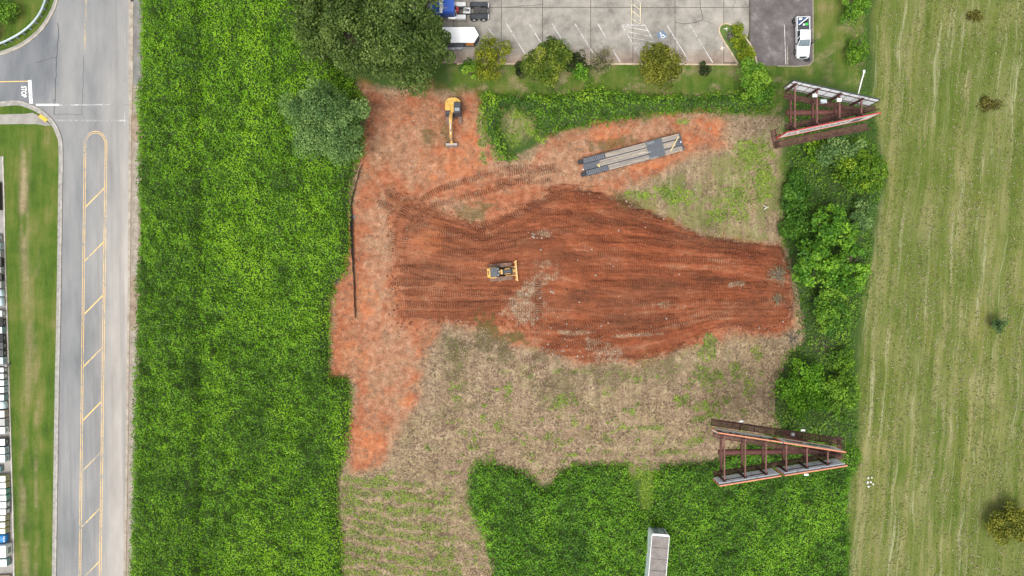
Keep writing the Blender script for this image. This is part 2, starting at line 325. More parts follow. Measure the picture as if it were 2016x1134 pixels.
    thin = soft([(880, 126), (1560, 126), (1600, 134), (1640, -300), (1690, -300), (1700, 170), (1560, 160), (1530, 240), (900, 215)], X, Y, 8, 8, 20, 78); st = np.maximum(st, thin * .5 * sstep(.42, .8, fbm(X / 20, Y / 14, 79, 4)))
    vg = np.exp(-((X - 52 - 6 * np.sin(Y / 90)) / 8) ** 2) * sstep(.30, .5, fbm(X / 12, Y / 60, 80, 4)) * sstep(262, 290, Y) * (1 - .45 * sstep(400, 520, Y)) + .5 * np.exp(-((X - 72) / 3.5) ** 2) * sstep(.42, .6, fbm(X / 8, Y / 50, 81, 4)) * sstep(400, 520, Y); st = np.maximum(st, np.clip(vg, 0, .8))
    return dict(soil=so, worked=wk, straw=st, field=fe, pale=pale, orange=org, grey=grey, olive=oliv, green=np.clip(grn, 0, 1), track=trk, track_u=u, flow=fl, lawn=lawn)

def ground_material():
    n = NT('site_ground'); p = n.pos(); A = n.attr
    fine = n.noise(p, 5.5, 3, .65); mid = n.noise(p, 1.1, 4, .6); big = n.noise(p, .16, 3); grain = n.noise(p, 15., 2, .7)
    x, y, z = n.sep(p)
    # mown field to the east: mower rows, clippings in lines
    yy = n.math('ADD', y, -20.0)
    sx = n.math('ADD', x, n.math('MULTIPLY', yy, -.085)); wob = n.math('MULTIPLY', n.math('SUBTRACT', n.noise(p, .08, 2), .5), 2.2); sx = n.math('ADD', sx, wob)
    rows = n.noise(n.comb(n.math('MULTIPLY', sx, .85), n.math('MULTIPLY', y, .025)), 1., 5, .72)
    rows2 = n.noise(n.comb(n.math('MULTIPLY', sx, 1.7), n.math('MULTIPLY', y, .12), 4.), 1., 5, .75)
    k = n.math('ADD', n.math('ADD', n.math('MULTIPLY', rows, .42), n.math('MULTIPLY', rows2, .30)), n.math('ADD', n.math('MULTIPLY', fine, .16), n.math('MULTIPLY', big, .24)))
    k = n.math('ADD', k, n.math('MULTIPLY', n.math('SUBTRACT', grain, .5), .16))
    field = n.ramp(k, [(.40, (.062, .100, .016)), (.49, (.125, .158, .030)), (.56, (.195, .200, .066)), (.64, (.300, .262, .125)), (.74, (.43, .37, .22))])
    yel = n.rng(n.noise(n.map(p, (1, .3, 1)), .3, 4), .56, .74, 0, .5); field = n.mix(yel, field, (.24, .21, .035))
    # lawn
    lk = n.math('ADD', n.math('MULTIPLY', n.noise(n.map(p, (1, .12, 1)), .7, 5, .7), .55), n.math('ADD', n.math('MULTIPLY', fine, .2), n.math('MULTIPLY', big, .3)))
    lk = n.math('ADD', lk, n.math('MULTIPLY', n.math('SUBTRACT', n.noise(p, .25, 4), .5), .35)); lawn = n.ramp(lk, [(.34, (.040, .085, .014)), (.50, (.085, .150, .022)), (.60, (.140, .175, .040)), (.72, (.26, .225, .11))])
    lawn = n.mix(1., lawn, (.92, .90, .84), 'MULTIPLY'); gp = n.rng(n.noise(n.map(p, (1, .35, 1)), .14, 5, .65), .38, .58, .1, .9); field = n.mix(gp, field, n.mix(.55, field, (.085, .135, .022))); trk2 = n.noise(n.comb(n.math('MULTIPLY', sx, .30), n.math('MULTIPLY', y, .02), 9.), 1., 3, .8); field = n.mix(n.math('MULTIPLY', n.rng(trk2, .54, .66), n.rng(rows2, .35, .6, .2, .75)), field, (.33, .285, .155)); wear = n.noise(n.comb(n.math('MULTIPLY', sx, 1.1), n.math('MULTIPLY', y, .045), 31.), 1., 4, .8); field = n.mix(n.rng(wear, .56, .68, 0, .75), field, (.42, .39, .26)); field = n.mix(1., field, (.84, .90, .78), 'MULTIPLY')
    col = n.mix(A('lawn'), (.05, .09, .02), lawn); col = n.mix(A('field'), col, field)
    # dry mown cover
    sk = n.math('ADD', n.math('MULTIPLY', fine, .45), n.math('ADD', n.math('MULTIPLY', grain, .22), n.math('MULTIPLY', mid, .36)))
    straw = n.ramp(sk, [(.36, (.125, .078, .052)), (.46, (.265, .185, .120)), (.55, (.375, .280, .180)), (.67, (.53, .43, .29))])
    straw = n.mix(n.rng(big, .42, .62, 0, .75), straw, n.mix(.5, straw, (.30, .26, .11)))
    straw = n.mix(n.rng(n.noise(p, .4, 4), .5, .7, 0, .55), straw, n.mix(.5, straw, (.34, .185, .125)))
    sv = n.noise(n.map(p, (1., .10, 1)), .75, 5, .7); sh_ = n.noise(n.map(p, (.09, 1., 1)), .75, 5, .7); ssel = n.rng(n.math('ADD', y, n.math('MULTIPLY', big, 6.)), -19., -15.); sk2 = n.math('ADD', n.math('MULTIPLY', sv, ssel), n.math('MULTIPLY', sh_, n.math('SUBTRACT', 1., ssel)))
    straw = n.mix(n.rng(sk2, .50, .66, 0, .8), straw, n.mix(.6, straw, (.46, .385, .235))); straw = n.mix(n.rng(sk2, .50, .36, 0, .75), straw, n.mix(.55, straw, (.115, .095, .048)))
    straw = n.mix(n.rng(n.noise(p, .3, 5, .7), .54, .68, 0, .7), straw, n.mix(.6, straw, (.145, .155, .045)))
    col = n.mix(A('straw'), col, straw)
    # bare orange-red soil
    ok = n.math('ADD', n.math('MULTIPLY', mid, .55), n.math('ADD', n.math('MULTIPLY', fine, .3), n.math('MULTIPLY', grain, .2)))
    soil = n.ramp(ok, [(.36, (.150, .054, .029)), (.47, (.285, .098, .047)), (.57, (.390, .150, .076)), (.70, (.48, .250, .150))])
    soil = n.mix(n.math('MULTIPLY', A('pale'), .6), soil, n.ramp(ok, [(.36, (.20, .098, .055)), (.52, (.38, .212, .128)), (.68, (.54, .37, .25))]))
    soil = n.mix(n.math('MULTIPLY', A('orange'), .85), soil, n.ramp(ok, [(.36, (.30, .095, .040)), (.54, (.47, .170, .075)), (.70, (.56, .27, .15))]))
    soil = n.mix(n.rng(n.noise(p, .33, 5, .7), .46, .66, 0, .6), soil, n.mix(.6, soil, (.185, .115, .075)))
    col = n.mix(A('soil'), col, soil)
    # worked fill: streaks that follow the dozer's push
    fl = A('flow'); st = n.noise(n.comb(n.math('MULTIPLY', fl, 15.), n.math('MULTIPLY', x, .055)), 1., 4, .72, .25); st2 = n.noise(n.comb(n.math('MULTIPLY', fl, 5.), n.math('MULTIPLY', x, .05), 7.), 1., 3, .6)
    wkk = n.math('ADD', n.math('ADD', n.math('MULTIPLY', st, .54), n.math('MULTIPLY', st2, .26)), n.math('ADD', n.math('MULTIPLY', fine, .14), n.math('MULTIPLY', mid, .14)))
    wkk = n.math('ADD', wkk, n.math('MULTIPLY', n.math('SUBTRACT', n.noise(p, .22, 3), .5), .28))
    wkk = n.math('ADD', wkk, n.math('MULTIPLY', n.math('SUBTRACT', n.noise(p, 3.2, 5, .75), .5), .26))
    work = n.ramp(wkk, [(.34, (.060, .025, .015)), (.43, (.130, .046, .024)), (.51, (.225, .066, .029)), (.57, (.305, .092, .041)), (.64, (.35, .145, .078)), (.73, (.46, .27, .175)), (.82, (.56, .42, .31))])
    brn = n.rng(n.noise(n.map(p, (.35, 1., 1)), .22, 4), .46, .62, 0, .7); work = n.mix(brn, work, n.mix(.55, work, (.150, .078, .046)))
    tan = n.rng(n.noise(n.comb(n.math('MULTIPLY', fl, 9.), n.math('MULTIPLY', x, .09), 21.), 1., 5, .75), .57, .70, 0, .6); work = n.mix(tan, work, n.mix(.5, work, (.40, .235, .15)))
    west = n.rng(x, -10., 16., 1., 0.); work = n.mix(n.math('MULTIPLY', west, .55), work, n.mix(.5, work, n.ramp(wkk, [(.42, (.17, .072, .040)), (.56, (.32, .150, .085)), (.7, (.44, .26, .17))])))
    work = n.mix(n.math('MULTIPLY', A('orange'), .5), work, (.40, .135, .055))
    work = n.mix(1., work, (.95, .92, .90), 'MULTIPLY'); col = n.mix(n.math('MULTIPLY', A('worked'), .94), col, work)
    col = n.mix(n.math('MULTIPLY', n.math('MULTIPLY', A('grey'), 1.), n.rng(n.math('ADD', n.math('MULTIPLY', fine, .5), n.math('MULTIPLY', mid, .5)), .38, .60)), col, n.ramp(fine, [(.4, (.24, .165, .10)), (.6, (.40, .325, .22)), (.72, (.54, .50, .41))]))
    col = n.mix(n.math('MULTIPLY', A('olive'), n.rng(fine, .3, .6, .3, 1.)), col, n.ramp(n.math('ADD', n.math('MULTIPLY', fine, .6), n.math('MULTIPLY', grain, .4)), [(.38, (.030, .036, .012)), (.56, (.098, .100, .030)), (.7, (.20, .19, .075))]))
    col = n.mix(n.math('MULTIPLY', A('green'), n.rng(fine, .36, .56, .25, 1.)), col, n.ramp(fine, [(.36, (.065, .120, .012)), (.52, (.145, .235, .028)), (.68, (.23, .31, .06))]))
    # cleat marks: the fresh damp soil turned up between the bars
    bar = n.math('SINE', n.math('MULTIPLY', n.math('ADD', A('track_u'), n.math('MULTIPLY', mid, .10)), 2 * PI / .33)); b01 = n.math('MULTIPLY_ADD', bar, .5, .5)
    tk = n.math('MULTIPLY', n.math('MULTIPLY', A('track'), n.rng(fine, .25, .5, .45, 1.)), n.rng(n.noise(p, .45, 3), .32, .60, .35, 1.))
    dk = n.mix(.82, col, (.105, .036, .019)); col = n.mix(n.math('MULTIPLY', tk, n.math('MULTIPLY_ADD', b01, .85, .15)), col, dk)
    peb = n.rng(n.noise(p, 9., 2, .5), .735, .78); col = n.mix(n.math('MULTIPLY', peb, n.math('MULTIPLY', A('soil'), .7)), col, (.52, .42, .34))
    hgt = n.math('ADD', n.math('ADD', n.math('MULTIPLY', fine, .8), n.math('MULTIPLY', grain, .35)), n.math('MULTIPLY', n.math('MULTIPLY', tk, b01), .9))
    hgt = n.math('ADD', hgt, n.math('MULTIPLY', n.math('MULTIPLY', n.math('ADD', st, n.noise(p, 2.6, 3, .75)), A('worked')), 1.3))
    col = n.mix(1., col, (.95, .94, .93), 'MULTIPLY'); n.bsdf(col, .93, 0, n.bump(hgt, .8, .18), .12); return n.m
def build_ground():
    cs = .42; fs = .14
    gx = np.arange(-100, 100.01, cs); gy = np.arange(-64, 64.01, cs)
    def grid(gx, gy):
        X, Y = np.meshgrid(gx, gy, indexing='ij'); nx, ny = X.shape
        idx = np.arange(nx * ny).reshape(nx, ny); F = np.stack([idx[:-1, :-1], idx[1:, :-1], idx[1:, 1:], idx[:-1, 1:]], -1).reshape(-1, 4)
        return X.ravel(), Y.ravel(), F
    # fine part over the cleared site, cut out of the coarse grid on its lines
    ix0, ix1 = np.searchsorted(gx, -27.2), np.searchsorted(gx, 42.2); iy0, iy1 = np.searchsorted(gy, -27.5), np.searchsorted(gy, 31.)
    X, Y, F = grid(gx, gy); ny = len(gy); ci = F[:, 0] // ny; cj = F[:, 0] % ny
    F = F[~((ci >= ix0) & (ci < ix1) & (cj >= iy0) & (cj < iy1))]
    fx = gx[ix0] + np.arange(0, (ix1 - ix0) * 3 + 1) * fs; fy = gy[iy0] + np.arange(0, (iy1 - iy0) * 3 + 1) * fs
    X2, Y2, F2 = grid(fx, fy); F = np.concatenate([F, F2 + len(X)]); X = np.concatenate([X, X2]); Y = np.concatenate([Y, Y2])
    px, py = X * K + 1008, 567 - Y * K
    Z = ground_h(px, py); at = {k: ('POINT', v) for k, v in ground_masks(px, py).items()}
    me = mesh_np('ground', np.stack([X, Y, Z], 1), F, ground_material(), at, True)
    tag(link('ground', me), kind='structure')
    m = NT('far_land'); k = m.noise(m.pos(), .05, 5); m.bsdf(m.ramp(k, [(.4, (.07, .12, .025)), (.6, (.17, .18, .07))]), .9)
    b = MB(); b.sheet([(-3000, -3000, -.35), (3000, -3000, -.35), (3000, 3000, -.35), (-3000, 3000, -.35)]); tag(b.build('terrain', m.m), kind='structure')
build_ground()

# ------------------------------------------------------------------ roads, kerbs, pavements
def asphalt_main():
    n = NT('worn_asphalt'); p = n.pos(); x, y, z = n.sep(p)
    f = n.noise(p, 9, 4, .7); m = n.noise(n.map(p, (1, .25, 1)), .5, 5, .6); b = n.noise(n.map(p, (1, .35, 1)), .13, 4)
    k = n.math('ADD', n.math('MULTIPLY', m, .45), n.math('ADD', n.math('MULTIPLY', b, .4), n.math('MULTIPLY', f, .2)))
    col = n.ramp(k, [(.36, (.135, .139, .142)), (.50, (.202, .205, .205)), (.68, (.275, .267, .256))])
    # tan dust swept to the east side of the road, and the newer darker asphalt of the side road
    dust = n.math('MULTIPLY', n.rng(x, -62.0, -56.8), n.rng(y, 36, -6, .25, 1.)); col = n.mix(n.math('MULTIPLY', dust, .9), col, n.ramp(k, [(.36, (.31, .278, .245)), (.62, (.44, .40, .355))]))
    sx = n.math('ADD', x, n.math('MULTIPLY', n.math('SUBTRACT', m, .5), 5.)); side = n.math('MULTIPLY', n.rng(sx, -66.2, -67.3), n.rng(y, 26., 28.)); col = n.mix(n.math('MULTIPLY', side, .6), col, n.ramp(k, [(.38, (.085, .095, .11)), (.66, (.19, .20, .215))]))
    ws = n.noise(n.comb(n.math('MULTIPLY', n.math('ADD', x, n.math('MULTIPLY', y, .012)), .55), n.math('MULTIPLY', y, .012), 3.), 1., 4, .7); col = n.mix(n.rng(ws, .5, .66, 0, .45), col, (.125, .125, .128)); oil = n.rng(n.noise(p, .9, 5, .7), .66, .76, 0, .5); col = n.mix(oil, col, (.09, .09, .092))
    n.bsdf(col, .85, 0, n.bump(f, .15, .02)); return n.m
M_CONC = mat('kerb_concrete', (.42, .40, .36), (.24, .225, .20), 1.6, .85, bump=.1)
M_CONCD = mat('kerb_top', (.36, .33, .30), (.20, .185, .165), 2.4, .85)
def ribbon(path, off0, off1, z0, z1, step=None):
    """a strip offset from a px polyline, as a solid"""
    pts = [Vector(((a - 1008) / K, -(b - 567) / K, 0)) for a, b in path]; L = []; Rr = []
    for i, p in enumerate(pts):
        d = (pts[min(i + 1, len(pts) - 1)] - pts[max(i - 1, 0)]).normalized(); nrm = Vector((-d.y, d.x, 0)); L.append(p + nrm * off0); Rr.append(p + nrm * off1)
    up = lambda v, z: Vector((v.x, v.y, z))
    return [[up(l, z0), up(r, z0), up(r, z1), up(l, z1)] for l, r in zip(L, Rr)]
def smooth_path(pts, n=6):
    out = []
    for i in range(len(pts) - 1):
        p0, p1, p2, p3 = [np.array(pts[min(max(j, 0), len(pts) - 1)], float) for j in (i - 1, i, i + 1, i + 2)]
        for t in np.linspace(0, 1, n, endpoint=False):
            out.append(tuple(.5 * ((2 * p1) + (-p0 + p2) * t + (2 * p0 - 5 * p1 + 4 * p2 - p3) * t * t + (-p0 + 3 * p1 - 3 * p2 + p3) * t ** 3)))
    return out + [tuple(pts[-1])]
NWK = smooth_path([(124, -190), (117, -40), (112, 0), (100, 30), (80, 60), (50, 85), (20, 100), (-10, 108), (-90, 118), (-330, 125)])
SWK = smooth_path([(-330, 204), (-60, 205), (0, 204), (35, 202), (62, 210), (86, 223), (104, 241), (115, 262), (121, 292), (120, 400), (117, 600), (113, 800), (108, 1134), (104, 1400)])
EE = [(257, -190), (255, 0), (254, 300), (251, 600), (247, 900), (243, 1134), (240, 1400)]
road_poly = [P(a, b, .02) for a, b in NWK] + [P(a, b, .02) for a, b in SWK] + [P(a + 5, b, .02) for a, b in EE[::-1]]
b = MB(); b.sheet(road_poly); road = tag(b.build('road', asphalt_main()), kind='structure')
b = MB(); b.loft(ribbon(SWK, .02, -.42, .012, .028)); gut = b.build('gutter', mat('gutter_conc', (.37, .35, .32), (.20, .19, .172), 1.5, .85), road)
b = MB(); b.loft(ribbon(NWK, .0, -.4, .012, .027)); b.build('gutter', MAT['gutter_conc'], road)
b = MB(); b.loft(ribbon(SWK, .02, .26, -.02, .15)); tag(b.build('kerb', M_CONC), kind='structure')
b = MB(); b.loft(ribbon(NWK, .0, -.0 + .24, -.02, .15)); tag(b.build('kerb', mat('kerb_tan', (.46, .41, .34), (.28, .245, .20), 1.6)), kind='structure')
b = MB(); b.loft([[Vector((P(x0, y_).x, P(x0, y_).y, z)) if k in (0, 3) else Vector((P(x1, y_).x, P(x1, y_).y, z)) for k, z in enumerate((-.02, -.02, .07, .07))] for x0, x1, y_ in ((256, 264.5, -190), (254, 262.5, 0), (254, 262, 165), (254, 260.5, 185), (254, 258.5, 300), (251.5, 256, 600), (247.5, 252, 900), (243.5, 248, 1134), (240, 244, 1400))]); tag(b.build('kerb', mat('kerb_east', (.42, .375, .31), (.21, .165, .12), .8)), kind='structure')
# yellow and white paint
def paintmat(name, c, wear=.5):
    n = NT(name); f = n.noise(n.pos(), 3.2, 5, .7); g = n.noise(n.pos(), .35, 3)
    w = n.rng(n.math('ADD', n.math('MULTIPLY', f, .6), n.math('MULTIPLY', g, .5)), .62 - .16 * wear, .72 - .1 * wear); n.bsdf(n.mix(w, c, (.235, .235, .228)), .75); MAT[name] = n.m; return n.m
M_YEL = paintmat('yellow_paint', (.78, .50, .17), .55); M_WHT = paintmat('white_paint', (.82, .82, .80), .4); M_WHTW = paintmat('worn_white_paint', (.74, .74, .72), 1.75); M_YELW = paintmat('worn_yellow_paint', (.70, .50, .19), 1.0)
def stripe(path, w, m, parent, name='painted_line', z=.026, off=0):
    b = MB(); b.loft([[l, r] for l, r, _, _ in ribbon(path, off - w / 2, off + w / 2, z, z)], cap=False, closed=False); o = b.build(name, m, parent)
    return o
lx = lambda y: 167.5 - (y - 290) * .0119; rx = lambda y: 209.0 - (y - 290) * .0137
loop = [(157, 1400), (lx(1134), 1134), (lx(700), 700), (lx(300), 300), (167.5, 284)] + [(188.2 - 20.7 * math.cos(a), 284 - 24 * math.sin(a)) for a in np.linspace(.25, PI - .25, 9)] + [(209, 284), (rx(300), 300), (rx(700), 700), (rx(1134), 1134), (193, 1400)]
for o_ in (-.13, .13): stripe(loop, .08, M_YEL, road, off=o_)
for y1 in (370, 476, 581, 684, 790, 890, 1000, 1105):
    stripe([(lx(y1 + 38) + 2, y1 + 38), (rx(y1) - 2, y1)], .16, M_YEL if y1 < 800 else M_YELW, road)
for o_ in (-.09, .07): stripe([(171.5, -190), (169.5, 0), (167, 97)], .06, M_YELW, road, off=o_)
stripe([(-330, 165), (0, 161), (56, 160)], .12, M_YEL, road)
stripe([(58.5, 158), (61.5, 204)], .50, M_WHT, road, 'stop_line', .027)
stripe([(71, 206.5), (116, 206.5)], .28, M_WHT, road)
stripe([(116, 207), (253, 206)], .22, M_WHTW, road, z=.024); stripe([(108, 237), (253, 237.5)], .22, M_WHTW, road, z=.024)
stripe([(246.5, 25), (245.5, 255)], .06, M_WHTW, road)
def text_obj(s, name, m, loc, rotz, sx, sy, parent):
    cu = bpy.data.curves.new(name, 'FONT'); cu.body = s; cu.align_x = 'CENTER'; cu.align_y = 'CENTER'; cu.offset = .018; t = bpy.data.objects.new(name, cu); C.objects.link(t)
    me = bpy.data.meshes.new_from_object(t.evaluated_get(bpy.context.evaluated_depsgraph_get())); bpy.data.objects.remove(t); me.materials.append(m)
    if len(me.materials) > 1:
        me.materials.clear(); me.materials.append(m)
    o = link(name, me, parent); o.location = loc; o.rotation_euler = (0, 0, rotz); o.scale = (sx, sy, 1); return o
text_obj('STOP', 'stop_lettering', M_WHT, P(46.5, 180.5, .027), -PI / 2, .70, 1.05, road)
# tar-sealed cracks
M_TAR = mat('tar_seal', (.055, .055, .058), (.03, .03, .03), 2)
rs0 = random.Random(5)
def crack(path, w=.05, m=None, parent=None, z=.025):
    pts = []
    for (ax, ay), (bx, by) in zip(path, path[1:]):
        k = max(2, int(math.hypot(bx - ax, by - ay) / 5))
        for i in range(k): pts.append((ax + (bx - ax) * i / k + rs0.uniform(-.8, .8), ay + (by - ay) * i / k + rs0.uniform(-.8, .8)))
    pts.append(path[-1]); stripe(pts, w, m or M_TAR, parent, 'tar_crack', z)
crack([(113, 45), (116, 62), (112, 110), (110, 160), (108, 205), (107, 226)], .09, None, road); crack([(107, 226), (130, 224), (161, 226), (164, 170), (165, 110)], .05, None, road)
crack([(110, 113), (95, 116), (70, 124)], .05, None, road); crack([(58, 155), (58, 149), (61, 148)], .04, None, road); crack([(107, 206), (104, 200), (106, 194), (108, 200)], .05, None, road)
# pavement slabs along the east side: clean at the top, cracked and silted further down
pv = MB(); pv.loft(ribbon([(269, -190), (269, 160), (267, 300), (262, 700), (256, 1134), (253, 1400)], -.75, .95, -.05, .012)); pavement = tag(pv.build('pavement', mat('silt', (.34, .27, .20), (.17, .12, .085), .9, .9, bump=.3)), kind='structure')
M_SL = [mat('slab_grey', (.23, .22, .21), (.125, .12, .112), .8), mat('slab_tan', (.36, .31, .255), (.19, .155, .12), 1.1, bump=.2), mat('slab_dark', (.215, .20, .19), (.12, .11, .105), .8)]
yy_ = -180.; i_ = 0
while yy_ < 1240:
    L_ = 53 if yy_ > 170 else 58; xc = 270.5 if yy_ < 165 else 269.5 - (yy_ - 165) * .0135
    if not (170 < yy_ < 235 or 500 < yy_ < 640 or yy_ > 1240):
        b = MB(P(xc, yy_)); wl, wr = (8.0, 8.2) if yy_ < 165 else (6.2, 7.6)
        q = [P(xc - wl, yy_), P(xc + wr, yy_ + rs0.uniform(-1, 1)), P(xc + wr - .7, yy_ + L_ - .9), P(xc - wl - .7, yy_ + L_ - .9)]
        b.hull([v + Vector((0, 0, -.04)) for v in q], [v + Vector((0, 0, .035 + rs0.uniform(0, .02))) for v in q]); o = b.build('slab', M_SL[0 if yy_ < 165 and i_ % 2 else 2 if yy_ < 165 else 1], pavement); o.location = P(xc, yy_)
    yy_ += L_; i_ += 1
# west footway with ramp and yellow tactile pad
ft = MB(); ft.loft(ribbon([(-330, 236), (0, 235), (58, 233.5), (70, 234)], -.75, .72, -.02, .05)); ft.hull([P(*q, -.02) for q in ((70, 224), (101, 247), (90, 248), (70, 244))], [P(*q, .05) for q in ((70, 224), (101, 247), (90, 248), (70, 244))])
foot = tag(ft.build('footpath', mat('foot_base', (.30, .28, .25), (.2, .19, .17), 1)), kind='structure')
for x0 in (-165, -112, -58, -5, 48):
    b = MB(); q = [(x0, 226.5 if x0 < 40 else 224), (min(x0 + 51.5, 66), 225.5 if x0 < 0 else 222 if x0 > 40 else 225), (min(x0 + 51.5, 80), 244), (x0, 244.5)]
    b.hull([P(*v, .0) for v in q], [P(*v, .062) for v in q]); b.build('slab', mat('foot_slab', (.33, .315, .28), (.23, .215, .19), .9), foot)
b = MB(); q = [(79.5, 224.5), (94, 234.5), (89.5, 240.5), (75.5, 230)]; b.hull([P(*v, .02) for v in q], [P(*v, .075) for v in q]); b.build('tactile_pad', mat('tactile_yellow', (.76, .46, .07), (.6, .36, .05), 4), foot)

# ------------------------------------------------------------------ parking lot in concrete panels, asphalt drive
pl = MB(); pl.sheet([P(*q, .01) for q in ((790, -200), (1476, -200), (1476, 60), (1468, 90), (1452, 126.5), (790, 127))]); lot = tag(pl.build('parking_lot', mat('joint_dirt', (.085, .07, .055), (.035, .03, .025), 2)), kind='structure')
def lotmat():
    n = NT('lot_concrete'); p = n.pos(); f = n.noise(p, 6, 5, .7); m = n.noise(p, .55, 6, .68); b2 = n.noise(n.map(p, (1, .5, 1), (0, 0, .6)), .22, 4, .6, .8); x, y, z = n.sep(p)
    k = n.math('ADD', n.math('MULTIPLY', m, .5), n.math('ADD', n.math('MULTIPLY', f, .2), n.math('MULTIPLY', b2, .35)))
    col = n.ramp(k, [(.36, (.115, .105, .092)), (.47, (.225, .208, .182)), (.56, (.30, .278, .24)), (.70, (.40, .37, .32))])
    silt = n.math('MULTIPLY', n.rng(n.math('ADD', y, n.math('MULTIPLY', m, 2.)), 36.5, 34.2), .6); col = n.mix(silt, col, n.ramp(k, [(.38, (.12, .072, .05)), (.66, (.33, .21, .145))]))
    n.bsdf(col, .88, 0, n.bump(f, .12, .02)); return n.m
M_LOT = lotmat()
XE = [795, 893, 987, 1068, 1163, 1246, 1329, 1425, 1475]; YE = [-195, -80, 14.5, 125]
for i in range(len(XE) - 1):
    for j in range(3):
        g = .55
        q = [(XE[i] + g, YE[j] + g), (XE[i + 1] - g, YE[j] + g), (XE[i + 1] - g, YE[j + 1] - g), (XE[i] + g, YE[j + 1] - g)]
        if i == 7 and j == 2: q = [(1425.5, 15), (1474.5, 15), (1474.5, 60), (1468, 88), (1453, 123), (1425.5, 123)]
        b = MB(); zt = .042 + rs0.uniform(0, .006); b.hull([P(*v, .004) for v in q], [P(*v, zt) for v in q]); b.build('concrete_panel', M_LOT, lot)
M_LW = paintmat('lot_line', (.60, .59, .57), .75); M_LY = paintmat('lot_yellow', (.66, .58, .36), .8)
for x0, y0, x1, y1 in ((952, 44, 972, 70), (996, 45, 1034, 107), (1042, 47, 1082, 112), (1086.5, 46, 1124, 108), (1132, 47, 1172, 112), (1177, 47, 1221, 123), (1224, 49, 1262, 115), (1313, 50, 1356, 120), (1358.5, 50, 1403, 123.5), (1269, 49, 1297, 100)):
    stripe([(x0, y0), (x1, y1)], .12, M_LW, lot, z=.054)
stripe([(1223, 49.5), (1270, 50)], .14, M_LW, lot, z=.0545)
for k in range(6): stripe([(1230 + k * 6.2, 52 + k * 11), (1274 + k * 5.8, 60.5 + k * 11)], .10, M_LW, lot, z=.0543)
stripe([(1243.5, -190), (1243.5, 48)], .12, M_LY, lot, z=.054); stripe([(1260.5, -190), (1260.5, 48)], .12, M_LY, lot, z=.054)
for k in range(16): stripe([(1245, -180 + k * 14.5), (1259, -170 + k * 14.5)], .10, M_LY, lot, z=.0543)
crack([(1329, 45), (1352, 47), (1370, 44), (1384, 39), (1378, 10), (1374, -40)], .07, None, lot, .056); crack([(1384, 40), (1405, 48)], .05, None, lot, .056); crack([(987, 15), (1060, 10), (1068, 8)], .05, None, lot, .056); crack([(1441, 20), (1447, 5), (1440, -20)], .05, None, lot, .056)
# blue accessible-bay emblem
Mx = Matrix.Translation(P(1303, 70.3)) @ Matrix.Rotation(R(-62 + 90), 4, 'Z')
b = MB(); b.prism([(-.62, -.62), (.62, -.62), (.62, .62), (-.62, .62)], .05, .056, Mx); b.build('bay_emblem', paintmat('emblem_blue', (.055, .15, .29), .9), lot)
b = MB()
arc = [(.05 + .30 * math.cos(a), -.14 + .30 * math.sin(a)) for a in np.linspace(R(95), R(345), 14)]
arcw = [(.05 + .21 * math.cos(a), -.14 + .21 * math.sin(a)) for a in np.linspace(R(95), R(345), 14)]
for i in range(13): b.sheet([Mx @ Vector((*q, .060)) for q in (arc[i], arc[i + 1], arcw[i + 1], arcw[i])])
for q in ([(-.07, .30), (.03, .30), (.07, -.1), (-.03, -.1)], [(-.03, .1), (.25, .1), (.25, .02), (-.03, .02)], [(-.03, -.02), (.27, -.02), (.27, -.1), (-.03, -.1)], [(.19, -.1), (.27, -.1), (.42, -.42), (.34, -.44)], [(.34, -.44), (.42, -.42), (.5, -.38), (.48, -.45)]):
    b.sheet([Mx @ Vector((*v, .0605)) for v in q])
b.sheet([Mx @ Vector((-.02 + .09 * math.cos(a), .42 + .09 * math.sin(a), .0605)) for a in np.linspace(0, 2 * PI, 12, endpoint=False)]); b.build('wheelchair_symbol', M_WHT, lot)
# kerbs round the lot and the planted island
b = MB(); b.loft(ribbon([(900, 126), (1100, 126), (1250, 126.5), (1452, 127.5)], -.12, .12, 0, .14)); tag(b.build('kerb', mat('kerb_lot', (.55, .46, .33), (.33, .24, .155), 1.2)), kind='structure')
ISL = smooth_path([(1452, 126), (1440, 105), (1425, 82), (1416, 64), (1417, 53), (1425, 47.5), (1436, 48.5), (1450, 57), (1463, 70), (1474, 84), (1483, 100), (1490, 126)], 5)
b = MB(); b.loft(ribbon(ISL, -.1, .1, 0, .16)); tag(b.build('kerb', MAT['kerb_lot']), kind='structure')
ipts = [P(*q, .1) for q in ISL]; b = MB(); b.sheet(ipts); tag(b.build('planted_island', mat('island_grass', (.11, .17, .03), (.055, .09, .02), 2.2, bump=.4)), kind='structure')
def drivemat():
    n = NT('drive_asphalt'); p = n.pos(); f = n.noise(p, 8, 4, .7); m = n.noise(p, .6, 6, .65); b2 = n.noise(p, .3, 3)
    k = n.math('ADD', n.math('MULTIPLY', m, .55), n.math('ADD', n.math('MULTIPLY', f, .2), n.math('MULTIPLY', b2, .25)))
    n.bsdf(n.ramp(k, [(.38, (.085, .075, .074)), (.54, (.13, .115, .114)), (.62, (.19, .172, .168)), (.72, (.26, .24, .23))]), .85, 0, n.bump(f, .2, .02)); return n.m
b = MB(); b.sheet([P(*q, .03) for q in ((1476.5, -200), (1600, -200), (1600, 122), (1592, 128), (1560, 130), (1520, 129), (1488, 127), (1482, 96), (1476.5, 85))]); drive = tag(b.build('driveway', drivemat()), kind='structure')
stripe([(1544, 48), (1547, 127)], .10, M_LW, drive, z=.036); stripe([(1549.5, 90), (1551, 127)], .07, M_LY, drive, z=.036)
crack([(1476, -190), (1476.5, 80)], .16, mat('weedy_joint', (.12, .11, .07), (.05, .05, .03), 3), drive, .05)
